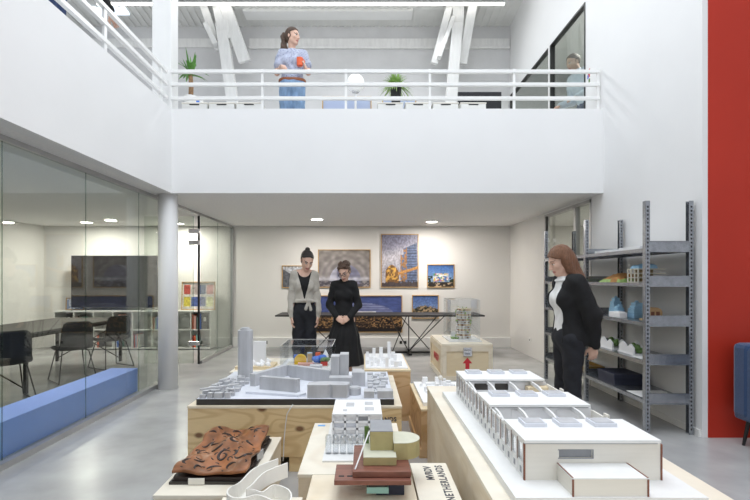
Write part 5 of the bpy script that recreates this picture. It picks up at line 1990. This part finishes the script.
    def head_prims(s):
        R, h = s.Rh, s.H
        w = 1.05 if s.male else 1.0
        g = s.hs
        P = [Cone(s.J['neck'] + V(0, .0, -.02), h(0, .018, -.045), .054 * w * w, .052 * w, .03),
             Ell(h(0, .012, .030), (.074 * w * g, .092 * g, .084), R, .02),
             Ell(h(0, -.022, -.035), (.058 * w * g, .064 * g, .072), R, .03),
             Ell(h(0, -.052, -.090), (.026 * w, .026, .022), R, .025),
             Cone(h(.048 * w, -.005, -.055), h(.014, -.055, -.094), .018, .018, .02), Cone(h(-.048 * w, -.005, -.055), h(-.014, -.055, -.094), .018, .018, .02),
             Ell(h(.036, -.055, -.022), (.024, .024, .022), R, .02), Ell(h(-.036, -.055, -.022), (.024, .024, .022), R, .02),
             Ell(h(.033, -.098, .001), (.017, .014, .010), R, .008, sub=True), Ell(h(-.033, -.098, .001), (.017, .014, .010), R, .008, sub=True),
             Ell(h(.032, -.071, .000), (.0135, .0125, .0115), R, .003), Ell(h(-.032, -.071, .000), (.0135, .0125, .0115), R, .003),
             Cone(h(.016, -.084, .021), h(.05, -.070, .019), .008, .007, .012), Cone(h(-.016, -.084, .021), h(-.05, -.070, .019), .008, .007, .012),
             Cone(h(0, -.080, .012), h(0, -.101, -.034), .009, .0125, .010),
             Ell(h(.011, -.090, -.038), (.009, .010, .008), R, .006), Ell(h(-.011, -.090, -.038), (.009, .010, .008), R, .006),
             Cone(h(-.019, -.076, -.064), h(.019, -.076, -.064), .0065, .0065, .006), Cone(h(0, -.0825, -.062), h(0, -.0825, -.062), .006, .006, .008),
             Cone(h(-.014, -.076, -.073), h(.014, -.076, -.073), .0075, .0075, .005)]
        for x in (1, -1):
            P += [Ell(h(x * .076 * w, .012, -.008), (.008, .018, .031), R, .006), Ell(h(x * .083 * w, .006, -.006), (.006, .009, .016), R, .004, sub=True)]
        return P

    def build_body(s, brows='eye_dark', h=.006):
        P = s.torso() + s.legs() + s.feet()
        for n in 'LR':
            P += s.arm(n)
        P += s.head_prims()
        for n in 'LR':
            P += s.hand(n)
        v, q = grow(P, h)
        c = v[q].mean(1)
        L = (c - s.J['head']) @ s.Rh / V(s.hs, s.hs, 1)
        mi = np.zeros(len(q), int)
        x, y, z = np.abs(L[:, 0]), L[:, 1], L[:, 2]
        front = (y < -.055)
        mi[front & (np.abs(z + .068) < .011 - x * .2) & (x < .026) & (y < -.072)] = 1
        mi[front & (((x - .032) / .0145) ** 2 + (z / .0065) ** 2 < 1)] = 2
        mi[front & (((x - .032) / .007) ** 2 + (z / .0075) ** 2 < 1)] = 3
        mi[front & (np.abs(z - .0085) < .0028) & (np.abs(x - .032) < .015)] = 3
        mi[front & (np.abs(z - .0255 + (x - .03) ** 2 * 4) < .0042) & (x > .013) & (x < .052)] = 3
        return mesh_obj('body', v, q, ['skin', 'lips', 'eye_white', brows], s.t, mi)

    def wear(s, name, prims, inflate, mat, clip=None, wobble=None, h=.009):
        v, q = grow(prims, h, inflate, clip, wobble)
        return mesh_obj(name, v, q, mat, s.t)

    def head_clip(s, fn):
        R, c = s.Rh, s.J['head']

        def g(X_, Y_, Z_):
            dx, dy, dz = X_ - c[0], Y_ - c[1], Z_ - c[2]
            x = dx * R[0, 0] + dy * R[1, 0] + dz * R[2, 0]
            y = dx * R[0, 1] + dy * R[1, 1] + dz * R[2, 1]
            z = dx * R[0, 2] + dy * R[1, 2] + dz * R[2, 2]
            return fn(x / s.hs, y / s.hs, z)
        return g

    def shoes(s, mat='black_plastic', top=.075):
        P = s.feet()
        z = s.soles
        return s.wear('shoes', P, .006, mat, lambda x, y, zz: np.maximum(zz - (top + z), -(zz - 0.002)), h=.008)


def folds(amp, fx, fz, ph=0.0):
    return lambda x, y, z: amp * np.sin(fx * np.arctan2(x, -y + 1e-6) * 3 + ph + 3 * np.sin(z * fz)) + 0.5 * amp * np.sin(z * fz * 2.3 + x * 21 + y * 17)


def scalp(front=-.052, low=-.075, hairline=.080):
    """hair boundary in the head frame: keeps the face free"""
    def g(x, y, z):
        face = np.maximum(np.maximum((y + .012 - 0.25 * np.maximum(z, 0)), z - (hairline - x * x * 7)), np.abs(x) - .088)
        ear = -face           # positive inside the face region
        return np.maximum(ear, low - z)
    return g


# ---- woman with the beige cardigan
w1 = Figure('standing woman in a beige knotted cardigan and black trousers, dark hair in a top bun', (-0.79, 6.62, 0), 0.14, 1.80, slim=0.84, head=(0.22, 0.52, 0.08),
            joints=dict(neck=(0.01, 0.0, 1.425), head=(0.040, -.065, 1.56), shL=(.150, .01, 1.385), shR=(-.150, .01, 1.385), elL=(.185, .03, 1.11), wrL=(.195, -.03, .86), elR=(-.185, .03, 1.11), wrR=(-.185, -.035, .86)), soles=.02)
w1.build_body()
J = w1.J
w1.wear('hair', [w1.E((0, .016, .034), (.076, .094, .086), .02), w1.E((0, .045, -.02), (.068, .066, .07), .02)], .006, 'hair_black', w1.head_clip(scalp()), h=.007)
w1.wear('hair_bun', [w1.E((0, .062, .118), (.030, .030, .024), .006), Cone(w1.H(-.014, .06, .114), w1.H(.014, .066, .114), .022, .022, .006)], .0, 'hair_black', h=.007)
w1.wear('black_top', w1.torso(), .008, 'cloth_black', lambda x, y, z: np.maximum(np.maximum(z - 1.40 - np.maximum(0, np.abs(x) - .07) * 0.6, 1.0 - z), (.095 - np.sqrt(x ** 2 + ((y + .05) * .9) ** 2 + ((z - 1.445) * 1.0) ** 2))))
tor = w1.torso() + sum([[Cone(J['sh' + n], J['el' + n], .048, .042, .04), Cone(J['el' + n], J['el' + n] * .3 + J['wr' + n] * .7, .043, .046, .03), Cone(J['el' + n] * .3 + J['wr' + n] * .7, J['wr' + n] * .97 + J['el' + n] * .03, .044, .026, .02)] for n in 'LR'], [])


def cardigan_clip(x, y, z):
    vneck = np.minimum(np.minimum(-(np.abs(x) - np.maximum(0.002, (z - 1.07) * 0.30)), 0.03 - y), (z - 1.07) * 2)
    body = np.maximum(np.maximum(vneck, z - 1.475 + np.abs(x) * .28), np.where(np.abs(x) < .165, 1.035 - z, -1))
    return np.maximum(body, .066 - np.sqrt(x ** 2 + (y - .01) ** 2))  # leaves the neck free


w1.wear('cardigan', tor, .014, 'cloth_knit', cardigan_clip, folds(.003, 3, 24), h=.008)
w1.wear('cardigan_knot', [Ell((0.055, -.130, 1.065), (.032, .022, .026), k=.01), Cone((0.055, -.130, 1.06), (.02, -.14, .965), .016, .024, .01, flat=(V(0, 1, 0), .5)), Cone((0.06, -.130, 1.06), (.09, -.125, .955), .016, .024, .01, flat=(V(0, 1, 0), .5)),
                          Cone((0, -.125, 1.065), (.12, -.085, 1.055), .02, .024, .01), Cone((0, -.125, 1.065), (-.12, -.085, 1.055), .02, .024, .01)], 0, 'cloth_knit', h=.007)
legs = [Ell(J['pelvis'], (.168, .122, .13), k=.04), Cone(J['pelvis'], J['waist'], .125, .115, .04, flat=(V(0, 1, 0), .8))]
for n in 'LR':
    legs += [Cone(J['hip' + n], J['kn' + n], .098, .078, .04), Cone(J['kn' + n], J['an' + n] + V(0, 0, -.02), .078, .080, .03)]
w1.wear('trousers', legs, .006, 'cloth_navy', lambda x, y, z: np.maximum(z - 1.075, .055 - z), folds(.004, 2, 14))
w1.shoes()

# ---- woman in the black dress
w2 = Figure('standing woman in a long black dress and glasses with hands clasped in front', (-0.265, 6.60, 0), -0.05, 1.625, slim=0.86, head=(-0.28, 0.46, -0.16),
            joints=dict(head=(0.012, -.06, 1.57), elL=(.235, .015, 1.115), wrL=(.098, -.180, .955), elR=(-.235, .015, 1.115), wrR=(-.098, -.180, .955)),
            hands=dict(L=(V(-.82, -.25, -.45), V(-.1, .85, -.4), V(.1, -.2, 1), .45), R=(V(.82, -.30, -.45), V(.1, .85, -.4), V(-.1, -.2, 1), .35)), soles=.03)
w2.build_body()
J = w2.J
w2.wear('hair', [w2.E((0, .016, .036), (.080, .097, .088), .02), w2.E((0, .05, -.01), (.072, .066, .07), .02)], .007, 'hair_brown', w2.head_clip(scalp()), h=.007)
rs = random.Random(11)
cur = []
for i in range(34):
    a, e = rs.uniform(0, 2 * PI), rs.uniform(0.15, 1.25)
    cur.append(Ell(w2.H(.080 * math.cos(a) * math.cos(e), .03 + .085 * math.sin(a) * math.cos(e) * (1 if math.sin(a) > 0 else .8), .045 + .085 * math.sin(e)), (.026,) * 3, None, .006))
cur += [Ell(w2.H(x, -.055 + .01 * abs(x) * 100 / 6, .088), (.02, .02, .016), None, .006) for x in (-.055, -.025, .01, .04, .06)]
w2.wear('curls', cur, 0, 'hair_brown', h=.007)
g = MB()
for x in (.034, -.034):
    g.tube([tuple(w2.H(x + .024 * math.cos(a), -.094, -.002 + .019 * math.sin(a))) for a in [k * PI / 8 for k in range(16)]], .0032, 6, closed=True)
g.tube([tuple(w2.H(-.010, -.097, .002)), tuple(w2.H(.010, -.097, .002))], .003, 6)
for x in (.058, -.058):
    g.tube([tuple(w2.H(x, -.094, .004)), tuple(w2.H(x * 1.36, .01, .006))], .0028, 6)
g.build('glasses', 'black_plastic', w2.t, smooth=True)
dr = w2.torso() + [Cone(J['neck'] + V(0, 0, -.03), J['neck'] + V(0, -.012, .045), .058, .053, .02)]
for n in 'LR':
    dr += [Cone(J['sh' + n], J['el' + n], .054, .046, .04), Cone(J['el' + n], J['wr' + n] * .95 + J['el' + n] * .05, .045, .033, .03)]
dr += [Cone((0, .01, 1.05), (0, .01, .66), .105, .225, .05), Cone((0, .01, .66), (0, .02, .28), .225, .330, .05)]


def skirt(x, y, z):
    a = np.arctan2(x, -y)
    return np.where(z < 1.0, .011 * np.sin(a * 11 + 1.3 * np.sin(z * 5)) * np.clip((1.0 - z) / .4, 0, 1), .0025 * np.sin(z * 60 + x * 30))


w2.wear('dress', dr, .010, 'cloth_black', lambda x, y, z: np.maximum(np.maximum(.30 - z, z - 1.475), -.7 - z), skirt)
w2.shoes(top=.06)

# ---- auburn woman by the shelves
w3 = Figure('auburn-haired woman in a black cardigan and white blouse looking down at the white model', (1.72, 4.20, 0), math.radians(-86), 1.70, slim=0.92, head=(-0.05, 0.38, 0.05),
            joints=dict(chest=(0, -.012, 1.24), neck=(0, -.02, 1.425), head=(0, -.085, 1.565), shL=(.155, .0, 1.375), shR=(-.155, .0, 1.375), elL=(.205, .115, 1.12), wrL=(.14, .155, .875), elR=(-.205, .12, 1.12), wrR=(-.13, .15, .88),
                        hipL=(.085, 0, .90), anL=(.10, .02, .085), anR=(-.10, .0, .085)),
            hands=dict(L=(V(-.1, .05, -1), V(-.9, .2, 0), V(.2, -.9, 0), .4), R=(V(.2, .1, -1), V(.9, .2, 0), V(0, -1, 0), .4)))
w3.build_body('hair_auburn')
J = w3.J
hp = [w3.E((0, .016, .036), (.081, .099, .090), .02), w3.E((0, .05, -.02), (.076, .066, .09), .02),
      Cone(w3.H(0, .07, -.03), (0, .075, 1.38), .066, .078, .04), Cone((0, .075, 1.38), (.0, .125, 1.23), .078, .05, .04, flat=(V(0, 1, 0), .6)),
      Cone(w3.H(.066, .02, .0), (.075, .03, 1.40), .030, .030, .03), Cone((.075, .03, 1.40), (.07, .09, 1.25), .030, .02, .03),
      Cone(w3.H(-.066, .02, .0), (-.075, .03, 1.40), .030, .030, .03), Cone((-.075, .03, 1.40), (-.07, .09, 1.25), .030, .02, .03)]
w3.wear('long_hair', hp, .006, 'hair_auburn', w3.head_clip(lambda x, y, z: -np.maximum(np.maximum(np.maximum(y + .022 - .25 * np.maximum(z, 0), z - (.066 - x * x * 7)), np.abs(x) - .085), -.13 - z)), lambda x, y, z: .003 * np.sin(x * 160 + 4 * np.sin(z * 12)) * np.cos(y * 120), h=.007)
w3.wear('blouse', w3.torso() + [Cone(J['neck'] + V(0, 0, -.05), J['neck'] + V(0, -.01, .005), .075, .060, .02)], .012, 'cloth_white', lambda x, y, z: np.maximum(np.maximum(z - 1.435, .90 - z), -.5 - z), folds(.003, 3, 20))
q = []
for k in range(13):
    a = -2.5 + 5.0 * k / 12
    q.append(Ell((.082 * math.sin(a), -.015 - .075 * math.cos(a), 1.415 - .018 * math.cos(a)), (.034, .034, .014), None, .01))
w3.wear('collar', q, 0, 'cloth_white', lambda x, y, z: .052 - np.sqrt(x * x + (y + .02) ** 2), h=.007)
cg = w3.torso() + [Cone(J['pelvis'] + V(0, 0.02, 0), J['pelvis'] + V(0, .02, -.02), .15, .15, .03, flat=(V(0, 1, 0), .8))]
for n in 'LR':
    cg += [Cone(J['sh' + n], J['el' + n], .060, .052, .04), Cone(J['el' + n], J['wr' + n] * .96 + J['el' + n] * .04, .052, .038, .03)]
w3.wear('cardigan', cg, .022, 'cloth_black', lambda x, y, z: np.maximum(np.maximum(np.minimum(np.minimum(.075 + .03 * (1.4 - z) - np.abs(x), -.0 - y), 1.5 - z), np.where(np.abs(x) < .17, .86 - z, -1)), np.maximum(z - 1.455, .085 - np.sqrt(x ** 2 + (y + .01) ** 2) - np.maximum(0, 1.38 - z) * 3)), folds(.003, 3, 18))
legs = [Ell(J['pelvis'], (.168, .125, .13), k=.04)]
for n in 'LR':
    legs += [Cone(J['hip' + n], J['kn' + n], .095, .064, .05), Cone(J['kn' + n], J['an' + n], .062, .046, .03), Ell(J['kn' + n] * .68 + J['an' + n] * .32 + V(0, .016, 0), (.055, .058, .11), None, .03)]
w3.wear('trousers', legs, .006, 'cloth_navy', lambda x, y, z: np.maximum(z - 1.03, .08 - z), folds(.0025, 2, 22))
w3.shoes()

# ---- woman with the mug on the upper floor
w4 = Figure('woman upstairs in a patterned blouse and jeans holding an orange mug at the railing', (-0.955, 6.66, UP), 0.05, 1.70, slim=0.90, head=(math.radians(62), 0.06, 0.0),
            joints=dict(chest=(0, .005, 1.215), neck=(0, .012, 1.39), shL=(.155, .01, 1.345), shR=(-.155, .01, 1.345), head=(0.008, -.02, 1.575), elR=(-.225, .0, 1.10), wrR=(-.135, -.215, 1.10), elL=(.235, .0, 1.115), wrL=(.205, -.165, 1.10)),
            hands=dict(R=(V(.35, -.75, -.15), V(0, -.15, -1), V(1, 0, 0), .55), L=(V(-.25, -.55, .75), V(-.9, .2, -.2), V(-.1, .3, 1), .6)))
w4.build_body()
J = w4.J
hp = [w4.E((0, .016, .036), (.078, .096, .088), .02), w4.E((0, .05, -.01), (.066, .06, .066), .02)]
w4.wear('hair', hp, .006, 'hair_brown', w4.head_clip(scalp()), h=.007)
w4.wear('ponytail', [Cone(w4.H(0, .09, .05), w4.H(0, .14, .02), .03, .042, .02), Cone(w4.H(0, .14, .02), (-.125, .03, 1.43), .046, .050, .03), Cone((-.125, .03, 1.43), (-.115, .0, 1.25), .052, .026, .03)], 0, 'hair_brown', None, lambda x, y, z: .005 * np.sin(z * 60 + x * 90), h=.007)
bl = w4.torso() + [Cone(J['neck'] + V(0, 0, -.04), J['neck'] + V(0, -.005, .01), .07, .058, .02)]
for n in 'LR':
    bl += [Cone(J['sh' + n], J['sh' + n] * .42 + J['el' + n] * .58, .058, .064, .03)]
bl += [Cone((0, .0, 1.08), (0, 0, .98), .128, .125, .04, flat=(V(0, 1, 0), .82))]
w4.wear('blouse', bl, .014, 'floral_cloth', lambda x, y, z: np.maximum(np.maximum(z - 1.41, 1.0 - z), -9 - z), folds(.004, 3, 22))
w4.wear('belt', [Cone((0, .0, .985), (0, 0, .985), .141, .141, .02, flat=(V(0, 1, 0), .82)), Cone((-.09, 0, .985), (.09, 0, .985), .1, .1, .03)], .012, 'leather_brown', lambda x, y, z: np.abs(z - .985) - .020, h=.007)
legs = [Ell(J['pelvis'], (.172, .125, .13), k=.04), Cone((-.08, 0, 0.97), (.08, 0, .97), .10, .10, .03)]
for n in 'LR':
    legs += [Cone(J['hip' + n], J['kn' + n], .102, .090, .03), Cone(J['kn' + n], J['an' + n], .090, .095, .03)]
w4.wear('jeans', legs, .006, 'denim', lambda x, y, z: np.maximum(z - .985, .05 - z), folds(.003, 2, 18))
w4.shoes()
mw = w4.t.matrix_basis
hand_mid = w4.J['wrL'] + unit(V(-.25, -.55, .75)) * .085 + V(-.045, 0.0, 0)
mx, my, mz = w4.t.location.x + .9 * hand_mid[0], w4.t.location.y + .9 * hand_mid[1], w4.t.location.z + hand_mid[2] - 0.055
t = thing('mug', 'orange mug held by the woman at the upper railing', 'mug', (mx, my, mz))
MB().lathe([(0.030, 0), (0.038, 0.004), (0.042, 0.105), (0.039, 0.105), (0.036, 0.012), (0.0, 0.010)], n=28).build('cup', 'orange', t, smooth=False)
MB().tube([(0.040 + 0.024 * math.sin(a), 0, 0.055 - 0.030 * math.cos(a)) for a in [k * PI / 8 for k in range(9)]], 0.005, 8).build('handle', 'orange', t, smooth=True)

# ---- man leaning behind the upper office window
m1 = Figure('man in a pale blue shirt leaning forward behind the upper office window', (3.46, 7.72, UP + .004), math.radians(-80), 1.84, male=True, head=(0, 0.30, 0),
            joints=dict(waist=(0, -.02, 1.06), chest=(0, -.09, 1.23), neck=(0, -.17, 1.405), head=(0, -.235, 1.54), shL=(.178, -.13, 1.36), shR=(-.178, -.13, 1.36),
                        elL=(.235, -.10, 1.09), wrL=(.20, -.31, .985), elR=(-.235, -.10, 1.09), wrR=(-.20, -.31, .985), knL=(.088, -.03, .485), anR=(-.088, .16, .10), knR=(-.088, .02, .49)),
            hands=dict(L=(V(0, -1, -.3), V(-.2, 0, -1), V(-1, 0, 0), .4), R=(V(0, -1, -.3), V(.2, 0, -1), V(1, 0, 0), .4)))
m1.build_body(h=.008)
J = m1.J
m1.wear('hair', [m1.E((0, .016, .036), (.080, .096, .088), .02)], .006, 'hair_brown', m1.head_clip(scalp(low=-.05)), h=.008)
sh = m1.torso() + [Cone(J['neck'] + V(0, .02, -.05), J['neck'], .08, .064, .02)]
for n in 'LR':
    sh += [Cone(J['sh' + n], J['el' + n], .066, .056, .04), Cone(J['el' + n], J['wr' + n] * .95 + J['el' + n] * .05, .054, .038, .03)]
m1.wear('shirt', sh, .014, 'shirt_blue', lambda x, y, z: np.maximum(np.where(np.abs(x) < .16, .95 - z, -1), z - 1.50), folds(.004, 3, 20))
legs = [Ell(J['pelvis'], (.168, .125, .13), k=.04), Cone((-.06, 0, 0.98), (.06, 0, .98), .10, .10, .03)]
for n in 'LR':
    legs += [Cone(J['hip' + n], J['kn' + n], .102, .078, .03), Cone(J['kn' + n], J['an' + n], .075, .062, .03)]
m1.wear('trousers', legs, .006, 'denim_dark', lambda x, y, z: np.maximum(z - 1.0, .06 - z))
m1.shoes()

# ---- person leaning on the gallery railing, mostly out of the picture
m2 = Figure('person in dark blue jeans on the left gallery with one hand on the railing', (-2.80, 4.43, UP + .004), math.radians(98), 1.74, male=True, head=(0.5, 0.25, 0),
            joints=dict(waist=(.02, -.01, 1.06), chest=(.06, -.03, 1.23), neck=(.08, -.02, 1.42), head=(.10, -.05, 1.575), shL=(.26, -.07, 1.375), shR=(-.09, .0, 1.385), elL=(.46, -.22, 1.21), wrL=(.64, -.30, 1.035), elR=(-.18, .03, 1.11), wrR=(-.19, -.12, .90)),
            hands=dict(L=(V(.95, -.1, -.15), V(0, -.25, -1), V(0, 1, 0), .6)))
m2.build_body(h=.008)
J = m2.J
m2.wear('hair', [m2.E((0, .016, .036), (.080, .096, .088), .02)], .006, 'hair_black', m2.head_clip(scalp(low=-.05)), h=.008)
sh = m2.torso() + [Cone(J['neck'] + V(0, .0, -.05), J['neck'], .08, .064, .02)]
for n in 'LR':
    sh += [Cone(J['sh' + n], J['el' + n], .064, .054, .04), Cone(J['el' + n], J['wr' + n] * .8 + J['el' + n] * .2, .052, .040, .03)]
m2.wear('sweater', sh, .014, 'cloth_black', lambda x, y, z: np.maximum(np.where(np.abs(x) < .16, .95 - z, -1), z - 1.46), folds(.003, 3, 20))
legs = [Ell(J['pelvis'], (.168, .125, .13), k=.04), Cone((-.06, 0, 0.98), (.06, 0, .98), .10, .10, .03)]
for n in 'LR':
    legs += [Cone(J['hip' + n], J['kn' + n], .102, .078, .03), Cone(J['kn' + n], J['an' + n], .075, .062, .03)]
m2.wear('jeans', legs, .006, 'denim_dark', lambda x, y, z: np.maximum(z - 1.0, .06 - z))
m2.shoes()
